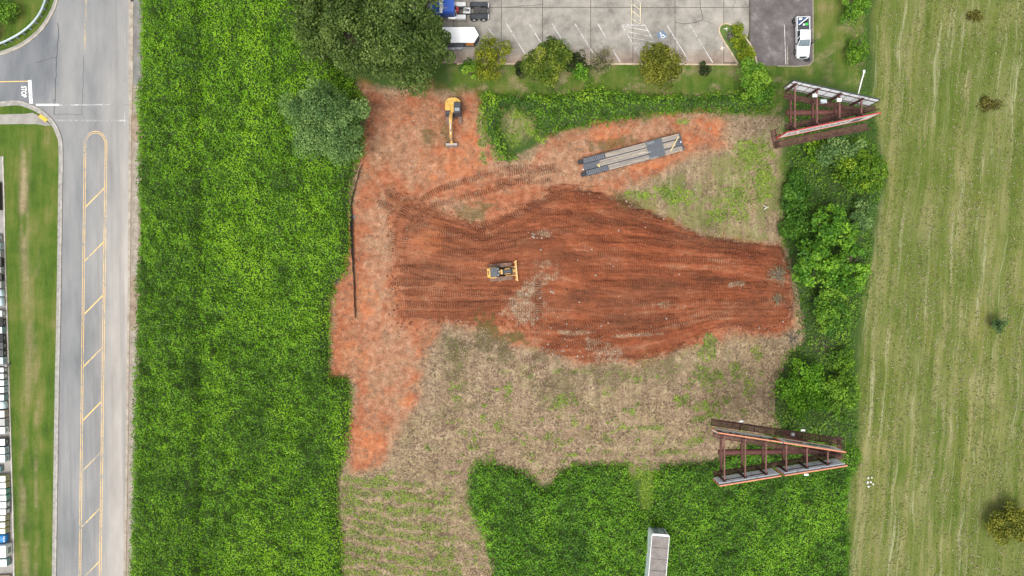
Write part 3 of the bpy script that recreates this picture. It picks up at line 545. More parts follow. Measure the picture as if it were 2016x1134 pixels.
b = MB(); b.loft(ribbon([(1600.5, -190), (1600.5, 120), (1594, 128), (1575, 130.5), (1530, 130)], -.07, .07, 0, .06)); tag(b.build('kerb', mat('drive_edge', (.36, .31, .24), (.2, .17, .12), 2)), kind='structure')
# oil stain below the parked pickup's nose
b = MB(); b.sheet([P(1588 + 6 * math.cos(a) * (1 + .3 * math.sin(3 * a)), 114.5 + 9 * math.sin(a) * (1 + .2 * math.cos(2 * a)), .0365) for a in np.linspace(0, 2 * PI, 24, endpoint=False)]); b.build('oil_stain', mat('oil', (.03, .028, .03), (.02, .02, .02), 2, .45), drive)

# ------------------------------------------------------------------ storage yard at the far left
YX = lambda y: float(np.interp(y, [300, 400, 500, 600, 720, 850, 1000, 1134, 1400], [5, 8, 9.5, 13, 16.5, 20.5, 25, 27.5, 33]))
ys = [308, 400, 500, 600, 720, 850, 1000, 1134, 1400]
b = MB(); b.sheet([P(-330, 308, .02), *[P(YX(y), y, .02) for y in ys], P(-330, 1400, .02)]); yard = tag(b.build('storage_yard', mat('yard_concrete', (.34, .315, .29), (.2, .185, .17), .8)), kind='structure')
b = MB(); b.loft(ribbon([(YX(y) + .8, y) for y in ys], -.07, .09, 0, .12)); tag(b.build('kerb', mat('yard_edge', (.56, .53, .46), (.36, .33, .27), 1.5)), kind='structure')
# ------------------------------------------------------------------ vines, thickets and ground cover
def poly_points(poly, dens, rs, edge=6, sc=10, seed=1):
    x0, x1 = min(p[0] for p in poly), max(p[0] for p in poly); y0, y1 = min(p[1] for p in poly), max(p[1] for p in poly)
    n = int((x1 - x0) * (y1 - y0) / K ** 2 * dens); x = rs.uniform(x0 - 6, x1 + 6, n); y = rs.uniform(y0 - 6, y1 + 6, n)
    s = sdist(poly, x, y) + (fbm(x / sc, y / sc, seed, 4) - .5) * 2 * edge + np.minimum(rs.normal(0, 3.2, n), 7); m = s > 0
    return x[m], y[m], s[m]
def canopy(x, y, s, h, lump, seed, extra=None):
    e = sstep(-2, 22, s); l1 = fbm(x / 30, y / 36, seed, 3); l2 = .65 * vn(x / 13, y / 13, seed + 5) + .35 * vn(x / 6, y / 6, seed + 6)
    z = h * e * (.45 + .9 * l1) + lump * (1 - 1.3 * (1 - l2) ** 2.2) * .75 * (.4 + .6 * e)
    if extra is not None: z = z + extra(x, y)
    return np.maximum(z, .06)
def vine_mass(name, label, poly, dens, h, lump, size, m, seed, edge=6, tonef=None, extra=None, under=None, cat='vines', spread=.62):
    rs = np.random.RandomState(seed); x, y, s = poly_points(poly, dens, rs, edge, 11, seed)
    z = canopy(x, y, s, h, lump, seed, extra); d = 4.
    zx = canopy(x + d, y, s, h, lump, seed, extra) - canopy(x - d, y, s, h, lump, seed, extra); zy = canopy(x, y + d, s, h, lump, seed, extra) - canopy(x, y - d, s, h, lump, seed, extra)
    nrm = np.stack([-zx / (2 * d / K), zy / (2 * d / K), np.ones(len(x))], 1); nrm /= np.linalg.norm(nrm, axis=1)[:, None]
    zz = z - rs.uniform(0, 1, len(x)) ** 2 * .55 + .03; zz = np.maximum(zz, .04)
    pts = np.stack([(x - 1008) / K, -(y - 567) / K, zz], 1)
    l2c = .65 * vn(x / 13, y / 13, seed + 5) + .35 * vn(x / 6, y / 6, seed + 6); l3 = fbm(x / 22, y / 22, seed + 21, 3); t = .44 + (fbm(x / 60, y / 90, seed + 2, 4) - .5) * .9 + rs.normal(0, .11, len(x)) + (l2c - .5) * .55 + (l3 - .5) * .25  # random tone, plus crevice shade painted in: leaves darken between the canopy lumps
    if tonef is not None: t = t + tonef(x, y)
    o = link(name, leaf_mesh(name, pts, nrm, size, t, m, rs, spread)); tag(o, label, cat, None, 'stuff')
    # stems and shaded litter below the leaves
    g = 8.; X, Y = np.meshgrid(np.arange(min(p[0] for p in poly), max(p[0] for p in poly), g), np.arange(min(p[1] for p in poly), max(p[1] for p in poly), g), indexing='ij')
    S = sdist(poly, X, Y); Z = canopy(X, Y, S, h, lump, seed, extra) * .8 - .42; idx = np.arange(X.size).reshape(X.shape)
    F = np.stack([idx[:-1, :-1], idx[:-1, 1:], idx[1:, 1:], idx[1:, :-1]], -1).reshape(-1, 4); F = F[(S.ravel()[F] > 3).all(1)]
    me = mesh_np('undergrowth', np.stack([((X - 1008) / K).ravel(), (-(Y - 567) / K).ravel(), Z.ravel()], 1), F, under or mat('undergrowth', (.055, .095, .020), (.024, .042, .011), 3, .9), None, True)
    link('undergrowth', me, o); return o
L_KUD = leafmat('kudzu_leaf', (.030, .084, .006), (.076, .182, .009), (.140, .272, .018), gain=1.84)
L_KUDS = leafmat('kudzu_leaf_south', (.021, .068, .008), (.058, .155, .012), (.120, .256, .024), gain=1.8)
L_BRA = leafmat('bramble_leaf', (.018, .056, .008), (.060, .140, .014), (.15, .25, .026), gain=1.9)
L_UND = leafmat('undergrowth_leaf', (.020, .056, .010), (.055, .125, .016), (.12, .22, .028), gain=2.)
WEST = [(283, -230), (281, 60), (280, 155), (273, 180), (273, 210), (276, 300), (279, 480), (271, 540), (272, 640), (266, 800), (265, 950), (258, 1134), (254, 1390), (682, 1390), (678, 1130), (676, 1050), (668, 985), (668, 940),
        (682, 900), (690, 850), (692, 760), (684, 740), (652, 738), (650, 650), (655, 590), (664, 560), (688, 535), (690, 470), (689, 400), (698, 340), (718, 300), (720, 200), (705, 170), (640, 110), (620, -230)]
vine_mass('kudzu_vines', 'broad mass of bright green vines covering the bank beside the road', WEST, 64, 1.9, 1.35, .225, L_KUD, 3, 5,
          lambda x, y: -.10 * sstep(520, 330, x) + .10 * sstep(420, 600, x) * sstep(700, 100, y) - .10 * sstep(500, 1000, y) * sstep(520, 300, x),
          lambda x, y: -1.1 * np.exp(-((x - 402 - 4 * np.sin(y / 60)) / 11) ** 2) - .35 * np.exp(-((x - 300) / 14) ** 2) + .3 * np.exp(-((x - 345) / 30) ** 2))
SOUTH = [(922, 925), (940, 905), (975, 908), (1010, 918), (1040, 928), (1058, 945), (1068, 965), (1085, 955), (1095, 925), (1130, 910), (1180, 908), (1238, 914), (1246, 960), (1262, 1010), (1280, 1005), (1288, 940), (1300, 912), (1400, 905), (1520, 845),
         (1600, 850), (1688, 880), (1692, 905), (1672, 945), (1666, 1000), (1671, 1080), (1665, 1390), (1010, 1390), (985, 1250), (968, 1120), (952, 1060), (930, 1020), (918, 975)]
vine_mass('kudzu_vines', 'dark and light green vines around the old box trailer', SOUTH, 60, 1.2, 1.2, .235, L_KUDS, 8, 5, lambda x, y: .02 - .18 * np.exp(-((x - 1150) / 60) ** 2 - ((y - 1030) / 90) ** 2) + .1 * np.exp(-((x - 1400) / 120) ** 2))
NORTH = [(944, 190), (960, 184), (1000, 188), (1060, 188), (1100, 186), (1160, 172), (1180, 165), (1200, 178), (1260, 186), (1380, 188), (1450, 180), (1520, 190), (1524, 215), (1470, 226), (1400, 222), (1330, 224), (1260, 232), (1190, 244), (1140, 250),
         (1100, 262), (1078, 270), (1050, 262), (1046, 235), (1010, 215), (990, 225), (985, 270), (1000, 300), (1020, 312), (1000, 322), (978, 318), (968, 300), (955, 270), (948, 225)]
vine_mass('bramble_thicket', 'leafy green thicket between the lawn and the cleared soil', NORTH, 42, 1.7, 2.1, .28, L_BRA, 14, 6, lambda x, y: .12 * np.exp(-((x - 1170) / 50) ** 2) - .22 * np.exp(-((x - 968) / 14) ** 2 - ((y - 262) / 16) ** 2), cat='thicket')
EAST = [(1548, 300), (1600, 285), (1700, 268), (1738, 300), (1745, 350), (1728, 400), (1716, 440), (1712, 560), (1690, 620), (1676, 680), (1686, 740), (1684, 850), (1690, 905), (1520, 845), (1518, 760), (1540, 700), (1575, 670), (1570, 620), (1560, 580), (1545, 500), (1534, 460), (1535, 380)]
vine_mass('undergrowth_thicket', 'low dark green undergrowth below the trees beside the mown field', EAST, 26, .8, .7, .26, L_UND, 19, 6, None, cat='thicket')
vine_mass('roadside_weeds', 'rank weeds under the sign with the steel walkway', [(1560, 195), (1700, 185), (1725, 240), (1725, 285), (1560, 290), (1545, 250)], 20, .5, .5, .24, L_BRA, 23, 8, None, cat='weeds')
vine_mass('boundary_weeds', 'strip of weeds along the lawn edge by the mown field', [(1660, -200), (1700, -200), (1712, 100), (1718, 190), (1690, 190), (1672, 120), (1662, 40)], 9, .3, .5, .24, L_UND, 29, 9, None, cat='weeds')

# loose green regrowth and dry stalks on the cleared ground, real blades above the soil
def scatter_cover(name, label, cat, n, m, seed, maskf, size, up=.35, tone=None):
    rs = np.random.RandomState(seed); x = rs.uniform(640, 1620, n); y = rs.uniform(165, 1290, n); w = maskf(x, y); k = rs.uniform(0, 1, n) < w; x, y = x[k], y[k]
    pts = np.stack([(x - 1008) / K, -(y - 567) / K, ground_h(x, y) + .03 + rs.uniform(0, .09, len(x))], 1)
    nrm = np.tile(np.array([0, 0, 1.]), (len(x), 1)); t = .5 + rs.normal(0, .25, len(x)) + (fbm(x / 20, y / 20, seed, 3) - .5)
    o = link(name, leaf_mesh(name, pts, nrm, size, t, m, rs, up if 'weed' in name else .14, .32 if 'stalk' in name else .7)); return tag(o, label, cat, None, 'stuff')
def gm(key):
    def f(x, y): return ground_masks(x, y)[key]
    return f
def greenw(x, y): g = ground_masks(x, y); return np.clip(sstep(.2, .7, g['green']) * .95 * (1 - g['worked']), 0, 1)
def straww(x, y): g = ground_masks(x, y); return np.clip((g['straw'] * (1 - .96 * g['soil']) * (1 - g['worked'])) * .85 + .0 * g['soil'] * (1 - g['worked']), 0, 1)
scatter_cover('weed_regrowth', 'small bright green weeds sprouting through the dry mown ground', 'weeds', 150000, leafmat('weed_leaf', (.045, .095, .012), (.105, .185, .024), (.19, .28, .05)), 31, greenw, .26)
scatter_cover('dry_stalks', 'dry straw and cut stalks strewn over the cleared ground', 'straw', 190000, leafmat('straw_blade', (.13, .088, .058), (.255, .19, .125), (.40, .315, .21), gain=1., blue=1.), 37, straww, .30)
def fieldw(n, seed, name, label, m):
    rs = np.random.RandomState(seed); x = rs.uniform(1640, 2250, n); y = rs.uniform(-150, 1290, n)
    s = x + .085 * (y - 300); w = sdist(FIELD_E, x, y) > 4; cl = fbm(s / 11, y / 120, seed, 4); k = w & (rs.uniform(.3, .72, n) < cl); x, y = x[k], y[k]
    pts = np.stack([(x - 1008) / K, -(y - 567) / K, .03 + rs.uniform(0, .06, len(x))], 1); nrm = np.tile(np.array([0, 0, 1.]), (len(x), 1))
    tag(link(name, leaf_mesh(name, pts, nrm, .27, .5 + rs.normal(0, .28, len(x)), m, rs, .13, .4)), label, 'grass', None, 'stuff')
fieldw(45000, 41, 'mown_grass', 'short mown grass of the wide field', leafmat('field_blade', (.075, .105, .02), (.125, .15, .036), (.2, .2, .08), gain=1., blue=.9))
fieldw(26000, 43, 'hay_clippings', 'pale dry clippings left in lines on the mown field', leafmat('clipping', (.23, .205, .12), (.30, .27, .165), (.40, .365, .25), gain=1., blue=1.))
# stones and lumps of broken concrete too many to count
def rubble(n, seed):
    rs = np.random.RandomState(seed); spots = [(1050, 565, 26, 16), (1020, 615, 24, 10), (1190, 692, 18, 12), (1065, 462, 14, 4), (1120, 690, 50, 10), (1330, 590, 120, 40), (1200, 450, 90, 50), (850, 260, 90, 50), (1400, 255, 70, 20), (700, 600, 18, 60), (1250, 620, 110, 40), (1130, 330, 90, 30), (1290, 350, 70, 14), (1080, 640, 60, 12)]
    vs, fs = [], []; base = np.array([(-1, 0, 0), (1, 0, 0), (0, -1, 0), (0, 1, 0), (0, 0, 1), (0, 0, -.5)], float); tri = np.array([(0, 2, 4), (2, 1, 4), (1, 3, 4), (3, 0, 4), (2, 0, 5), (1, 2, 5), (3, 1, 5), (0, 3, 5)])
    for i in range(n):
        c = spots[rs.randint(len(spots))]; x, y = rs.normal(c[0], c[2]), rs.normal(c[1], c[3]); sc = .04 + .15 * rs.rand() ** 5
        v = base * sc * rs.uniform(.7, 1.4, (6, 3)); a = rs.rand() * 6.28; ca, sa = math.cos(a), math.sin(a); v = np.stack([v[:, 0] * ca - v[:, 1] * sa, v[:, 0] * sa + v[:, 1] * ca, v[:, 2] * .7], 1)
        p = P(x, y); v += np.array([p.x, p.y, gh(x, y) + sc * .15]); fs.append(tri + 6 * i); vs.append(v)
    me = mesh_np('rubble', np.concatenate(vs), np.concatenate(fs), mat('pale_stone', (.52, .46, .39), (.30, .22, .165), 1.1, .9))
    tag(link('rubble', me), 'scattered pale stones and broken concrete lumps on red soil', 'rubble', None, 'stuff')
rubble(620, 47)
def clods(n, seed):
    rs = np.random.RandomState(seed); x = rs.uniform(760, 1570, n * 3); y = rs.uniform(370, 725, n * 3); e = sdist(WORKED, x, y); w = np.exp(-((e - 2) / 9) ** 2) * .8 + (e > 0) * (.12 + .9 * sstep(1400, 1540, x)); k = rs.uniform(0, 1, n * 3) < w * .6; x, y = x[k], y[k]; n = len(x)
    base = np.array([(-1, 0, 0), (1, 0, 0), (0, -1, 0), (0, 1, 0), (0, 0, 1), (0, 0, -.5)], float); tri = np.array([(0, 2, 4), (2, 1, 4), (1, 3, 4), (3, 0, 4), (2, 0, 5), (1, 2, 5), (3, 1, 5), (0, 3, 5)])
    sc = (.05 + .17 * rs.rand(n) ** 3)[:, None, None]; v = base[None] * sc * rs.uniform(.6, 1.4, (n, 6, 3)); v += np.stack([(x - 1008) / K, -(y - 567) / K, ground_h(x, y) + .01], 1)[:, None, :]
    me = mesh_np('soil_clods', v.reshape(-1, 3), (tri[None] + 6 * np.arange(n)[:, None, None]).reshape(-1, 3), mat('clod', (.30, .105, .052), (.13, .045, .024), .6, .95))
    tag(link('soil_clods', me), 'loose red clods along the edges and tip of the pushed fill', 'soil', None, 'stuff')
clods(6000, 53)

# ------------------------------------------------------------------ trees and shrubs
M_BARK = mat('bark', (.16, .125, .095), (.07, .055, .042), 5, .9, bump=.4)
def tree(name, label, cat, px, py, rx, ry, h, leaf, seed, nclump=40, nleaf=7000, lsize=.26, cr=.30, spread=.7, flat=.62, low=-.25, gap=0., group=None, limbs=7, tips=0):
    """crown seen at (px,py) with radii in photo px; h is the height of its top"""
    rs = np.random.RandomState(seed); zc = h * .62; c = P(px, py, zc); f = (H - zc) / H / K
    a, bb, cz = rx * f, ry * f, h - zc
    base = Vector((c.x, c.y, gh(px, py) if 640 < px < 1560 else 0)); t = thing(name, label, cat, base, 0, group)
    cl = []; ph = rs.uniform(0, 6.28, 4)
    lob = lambda d: 1 + .12 * math.sin(2 * math.atan2(d[1], d[0]) + ph[0]) + .10 * math.sin(3 * math.atan2(d[1], d[0]) + ph[1]) + .07 * math.sin(5 * math.atan2(d[1], d[0]) + ph[2])
    for i in range(nclump):
        for _ in range(20):
            d = rs.normal(0, 1, 3); d /= np.linalg.norm(d)
            if d[2] > low: break
        k = (rs.uniform(.58, .86) if i % 4 else rs.uniform(.15, .5)) * lob(d); cl.append((np.array([d[0] * a * k, d[1] * bb * k, d[2] * cz * k + zc]), cr * min(a, bb) * rs.uniform(.55, 1.45), rs.normal(0, .17)))
    pts, nr, tn = [], [], []; per = nleaf // nclump
    for q, r, tt in cl:
        m = int(per * (.6 + .4 * rs.rand()) * (1 - gap * rs.rand())); d = rs.normal(0, 1, (m, 3)); d[:, 2] = np.where(d[:, 2] < -.3, -d[:, 2] * .7, d[:, 2]); d /= np.linalg.norm(d, axis=1)[:, None]
        rr = r * (1 - .45 * rs.rand(m) ** 2.2); w = d * rr[:, None]; w[:, 2] *= .8; pts.append(q + w); nr.append(d * .8 + np.array([0, 0, .4])); tn.append(.45 + tt + rs.normal(0, .16, m))
    pts = np.concatenate(pts); link('crown', leaf_mesh('crown', pts, np.concatenate(nr), lsize, np.concatenate(tn), leaf, rs, spread), t)
    b = MB(); tr = .035 * h + .04; b.tube([(0, 0, -.1), (.02 * h, .01 * h, h * .2), (-.01 * h, .02 * h, zc * .8), (0, 0, zc)], [tr * 1.5, tr, tr * .75, tr * .4], 8); trunk = b.build('trunk', M_BARK, t)
    order = sorted(cl, key=lambda q: -np.linalg.norm(q[0][:2]))[:limbs]; b = MB()
    for q, r, _ in order: s = Vector((0, 0, max(.15 * h, min(zc * .75, q[2] * .6)))); e = Vector(q); b.tube([s, s.lerp(e, .5) + Vector((0, 0, .05 * h)), e], [tr * .5, tr * .32, tr * .12], 5)
    b.build('limbs', M_BARK, t); return t
L_OAK = leafmat('oak_leaf', (.016, .032, .010), (.043, .076, .026), (.100, .145, .065), gain=2.0); L_GREY = leafmat('grey_leaf', (.030, .070, .036), (.072, .138, .075), (.160, .248, .15), gain=1.9)
L_YEL = leafmat('yellowing_leaf', (.045, .066, .008), (.115, .150, .016), (.24, .26, .030)); L_MID = leafmat('mid_leaf', (.024, .052, .008), (.075, .125, .020), (.20, .23, .060))
L_OLV = leafmat('olive_leaf', (.040, .056, .010), (.098, .118, .020), (.20, .21, .050)); L_DK = leafmat('dark_leaf', (.006, .014, .006), (.020, .034, .013), (.055, .075, .03)); L_BR = leafmat('bright_leaf', (.024, .085, .012), (.068, .180, .022), (.17, .33, .045))
L_BRN = leafmat('brownish_leaf', (.045, .05, .022), (.105, .112, .05), (.22, .21, .12), blue=1.); L_GLO = leafmat('glossy_leaf', (.020, .058, .008), (.060, .130, .014), (.15, .22, .03), gain=1.9); L_GRN = leafmat('green_leaf', (.020, .066, .012), (.062, .148, .022), (.15, .26, .045), gain=1.8)
L_ISL = leafmat('island_leaf', (.05, .085, .008), (.12, .18, .014), (.25, .29, .035)); L_SPR = leafmat('spruce_needle', (.02, .05, .03), (.055, .11, .065), (.13, .2, .13))
tree('oak_tree', 'huge dark olive tree at the top edge, nearer the bright vines', 'tree', 668, 38, 102, 128, 13, L_OAK, 101, 110, 30000, .30, .20, flat=.6, limbs=14)
tree('oak_tree', 'huge dark olive tree overhanging the white trailer and blue truck', 'tree', 801, 78, 104, 112, 14, L_OAK, 102, 130, 36000, .30, .19, limbs=14)
tree('oak_tree', 'dark olive tree crown cut by the top edge, behind the two largest crowns', 'tree', 735, -70, 130, 100, 13, L_OAK, 122, 90, 20000, .32, .2, limbs=12)
tree('willow_tree', 'soft grey-green bushy tree at the corner of the vine bank', 'tree', 646, 241, 86, 92, 9, L_GREY, 103, 110, 34000, .22, .21, .8, limbs=12)
tree('young_tree', 'yellow-green tree beside the nose of the white trailer', 'tree', 968, 118, 40, 50, 6, L_YEL, 104, 46, 7500, .22, .26, .8, gap=.5)
tree('shrub', 'small bright green shrub between the yellow tree and the dark crown', 'shrub', 926, 139, 24, 24, 2.6, L_GRN, 105, 18, 2200, .22, .34)
tree('round_tree', 'dense rounded mid-green tree in front of the parking bays', 'tree', 1075, 120, 48, 46, 6.2, L_MID, 106, 70, 11000, .26, .24, .6)
tree('shrub', 'narrow black-green shrub left of the rounded green tree', 'shrub', 1023, 139, 13, 17, 1.8, L_DK, 107, 12, 1500, .2, .4)
tree('shrub', 'dark spreading shrub between the rounded tree and the brownish tree', 'shrub', 1131, 122, 26, 20, 2.6, L_DK, 108, 20, 2400, .22, .34)
tree('shrub', 'bright leafy shrub in front of the dark spreading shrub', 'shrub', 1138, 143, 26, 18, 2.2, L_BR, 109, 18, 1300, .26, .34, gap=.6)
tree('thin_tree', 'thin brownish tree with bare pale branches', 'tree', 1180, 121, 31, 31, 5, L_BRN, 110, 34, 2600, .2, .26, .9, gap=.6, limbs=16)
tree('round_tree', 'olive-yellow rounded tree below the hatched parking bay', 'tree', 1299, 129, 49, 46, 6.5, L_OLV, 111, 64, 11000, .24, .25, .7)
tree('shrub', 'small dark shrub alone on the lawn strip', 'shrub', 1385, 137, 14, 16, 2.2, L_DK, 112, 14, 1300, .2, .36)
tree('shrub', 'yellow-green shrub at the rounded tip of the planted island', 'shrub', 1450, 60, 14, 14, 1.6, L_ISL, 113, 14, 1400, .2, .36)
tree('shrub', 'twiggy grey shrub on the planted island', 'shrub', 1438, 72, 10, 10, .9, leafmat('grey_twig', (.06, .06, .055), (.13, .125, .11), (.22, .21, .19), blue=1.), 114, 9, 420, .16, .4)
tree('shrub', 'yellow-green shrub in the middle of the planted island', 'shrub', 1454, 86, 17, 17, 1.8, L_ISL, 115, 16, 1900, .2, .36)
tree('shrub', 'wide yellow-green shrub at the lower end of the planted island', 'shrub', 1470, 107, 21, 17, 2, L_ISL, 116, 18, 2200, .2, .36)
tree('tree', 'green tree with long leaves below the planted island', 'tree', 1486, 165, 38, 47, 6, L_GRN, 117, 44, 7000, .26, .27, .8)
tree('shrub', 'round shrub cut by the top edge beside the mown field', 'shrub', 1683, 10, 28, 32, 3.5, L_GRN, 118, 24, 3400, .24, .32)
tree('shrub', 'round dark green shrub above the upper sign beside the field', 'shrub', 1686, 102, 25, 26, 3, L_UND, 119, 22, 2800, .24, .34)
tree('tree', 'blue-green tree directly below the upper sign', 'tree', 1655, 298, 48, 36, 5, L_GREY, 201, 36, 4200, .30, .28, .7)
tree('tree', 'glossy dark green rounded tree bulging towards the mown field', 'tree', 1694, 338, 50, 52, 6, L_GLO, 202, 60, 7600, .30, .24, .8)
tree('shrub', 'yellow-green shrub at the left end below the upper sign', 'shrub', 1604, 296, 28, 22, 2.2, L_BRA, 203, 18, 1900, .26, .34)
tree('shrub', 'spiky dark grass-like shrub beside the bare orange patch', 'shrub', 1570, 385, 36, 44, 1.8, leafmat('spiky_leaf', (.018, .06, .012), (.045, .125, .022), (.09, .2, .04)), 204, 30, 3600, .34, .3, 1.)
tree('shrub', 'dark shrub with spiky leaves lower on the thicket edge', 'shrub', 1568, 452, 34, 40, 1.8, MAT['spiky_leaf'], 205, 28, 3000, .34, .3, 1.)
tree('tree', 'light green tree with leafy rosettes, tallest in the thicket', 'tree', 1637, 452, 50, 46, 6.5, L_BR, 206, 60, 5200, .36, .19, .7, gap=.4)
tree('tree', 'light green rosette tree nearest the tip of the red fill', 'tree', 1610, 525, 56, 50, 6.5, L_BR, 207, 64, 5600, .36, .19, .7, gap=.4)
tree('tree', 'light green rosette tree nearest the mown field', 'tree', 1668, 535, 42, 60, 6, L_BR, 208, 56, 4800, .36, .2, .7, gap=.4)
tree('tree', 'green rosette tree at the lower end of the light green group', 'tree', 1636, 615, 44, 46, 5, L_GRN, 209, 44, 4400, .34, .22, .7)
tree('shrub', 'grey-green shrub between the glossy tree and the field', 'shrub', 1697, 425, 28, 42, 3, L_GREY, 210, 28, 2600, .24, .3)
tree('tree', 'dense leafy tree above the lower sign, left of two', 'tree', 1580, 765, 54, 62, 4, L_KUDS, 211, 60, 7600, .28, .24)
tree('tree', 'dense leafy tree above the lower sign, right of two', 'tree', 1646, 780, 40, 60, 4, L_UND, 212, 50, 5600, .28, .26)
tree('shrub', 'dark shrub below the rosette trees at the field edge', 'shrub', 1660, 705, 26, 24, 2.6, L_UND, 213, 20, 2200, .26, .32)
tree('spruce_tree', 'tiny blue-green conifer alone in the mown field', 'tree', 1967, 639, 15, 15, 2.8, L_SPR, 214, 16, 1500, .18, .36)
tree('round_tree', 'olive-yellow tree cut by the right edge of the mown field', 'tree', 1991, 1032, 46, 44, 2.8, L_OLV, 215, 50, 7600, .25, .27)
tree('shrub', 'dark green shrub in the top left corner behind the guard rail', 'shrub', 2, 22, 32, 34, 2.4, L_GRN, 216, 26, 3000, .24, .32)
tree('shrub', 'dark green shrub at the frame corner, far left above the rail', 'shrub', -34, 60, 30, 30, 2.2, L_GRN, 217, 20, 2000, .24, .32)
tree('grass_tussock', 'dark withered tussock in the field right of the upper sign', 'tussock', 1946, 207, 20, 16, .5, leafmat('withered', (.045, .045, .02), (.095, .1, .035), (.17, .16, .07)), 218, 14, 900, .26, .4, 1., limbs=2)
tree('grass_tussock', 'dark withered tussock in the field near the top right corner', 'tussock', 1918, 33, 17, 12, .45, MAT['withered'], 219, 12, 700, .26, .4, 1., limbs=2)

def brush(name, label, px, py, r, leaf, seed, n=26, nl=500):
    rs = np.random.RandomState(seed); z = gh(px, py) if px < 1600 else .3; t = thing(name, label, 'brush', P(px, py, z)); b = MB(); pts = []
    for i in range(n):
        a = rs.rand() * 6.28; L = r * rs.uniform(.5, 1.1) / K; s = Vector((rs.normal(0, .15), rs.normal(0, .15), .12)); e = s + Vector((math.cos(a) * L, math.sin(a) * L, rs.uniform(.05, .5)))
        b.tube([s, s.lerp(e, .5) + Vector((rs.normal(0, .12), rs.normal(0, .12), .12)), e], [.05, .035, .012], 4)
        for _ in range(max(1, nl // n)): k = rs.uniform(.4, 1.05); pts.append(np.array(s.lerp(e, k)) + rs.normal(0, .09, 3))
    b.build('branches', mat('dead_wood', (.22, .19, .15), (.10, .085, .065), 4), t); pts = np.array(pts); pts[:, 2] = np.maximum(pts[:, 2], .05)
    link('leaves', leaf_mesh('leaves', pts, np.tile(np.array([0, 0, 1.]), (len(pts), 1)), .15, .5 + rs.normal(0, .2, len(pts)), leaf, rs, .8, .5), t)
L_DRY = leafmat('drying_leaf', (.10, .10, .045), (.20, .195, .10), (.34, .33, .20), blue=1.)
brush('cut_branches', 'felled pale olive branches at the tip of the red fill', 1531, 541, 22, L_DRY, 301, 30, 620)
brush('cut_branches', 'smaller clump of felled olive branches on the fill', 1530, 590, 13, L_DRY, 302, 18, 260)
brush('cut_branches', 'grey dead brush at the edge of the bright vines', 660, 551, 13, leafmat('dead_leaf', (.05, .04, .03), (.11, .09, .07), (.2, .17, .13), blue=1.), 303, 24, 240)
brush('cut_branches', 'dark dead brush below the fill beside the thicket', 1558, 668, 16, MAT['dead_leaf'], 304, 20, 160)
brush('cut_branches', 'brown dead brush between the light green trees and the vines', 1612, 682, 24, MAT['dead_leaf'], 305, 30, 400)
# ------------------------------------------------------------------ machines and vehicles (x forward, y left, z up)
M_CATY = mat('machine_yellow', (.72, .44, .085), (.46, .26, .075), 2.2, .5, bump=0); M_CATYD = mat('dusty_yellow', (.74, .46, .15), (.50, .27, .09), 2, .6)
M_BLK = mat('black_paint', (.032, .034, .038), (.018, .019, .021), 2, .45); M_GLASS = mat('dark_glass', (.05, .06, .07), (.03, .035, .04), 1, .08, spec=.6); M_RUB = mat('rubber', (.035, .034, .033), (.018, .018, .018), 3, .85)
M_SHOE = mat('track_steel', (.30, .19, .14), (.13, .075, .055), 2.5, .7, .2); M_STEEL = mat('bare_steel', (.55, .55, .54), (.35, .34, .33), 3, .35, .8); M_CHAR = mat('charcoal_panel', (.062, .068, .078), (.040, .044, .050), 2, .5)
M_WPNT = mat('white_gloss', (.84, .84, .84), (.76, .76, .75), .8, .3); M_GREYP = mat('grey_trim', (.22, .22, .22), (.14, .14, .14), 2, .55); M_HUB = mat('wheel_hub', (.72, .72, .70), (.5, .5, .48), 3, .4)
def wheel(parent, x, y, z, r, w, out, hubm=None):
    """a road wheel: tyre with bevelled shoulders and a dished rim, out = +1/-1 outer side"""
    o = bpy.data.objects.new('wheel', None); C.objects.link(o); o.parent = parent; o.location = (x, y, z); o.empty_display_size = .1
    prof = [(.62 * r, -w / 2), (.93 * r, -w / 2), (r, -w * .36), (r, w * .36), (.93 * r, w / 2), (.62 * r, w / 2)]; n = 20; b = MB()
    b.loft([[(q[0] * math.cos(2 * PI * i / n), q[1], q[0] * math.sin(2 * PI * i / n)) for q in prof] for i in list(range(n)) + [0]], cap=False); b.build('tyre', M_RUB, o)
    b = MB(); pr = [(.63 * r, -w * .42), (.63 * r, w * .30), (.55 * r, w * .34), (.40 * r, w * .12), (.18 * r, w * .14), (.12 * r, w * .30), (.001, w * .32)]
    b.loft([[(q[0] * math.cos(2 * PI * i / n), out * q[1], q[0] * math.sin(2 * PI * i / n)) for q in pr] for i in list(range(n)) + [0]], cap=False, closed=False); b.build('rim', hubm or M_HUB, o); return o
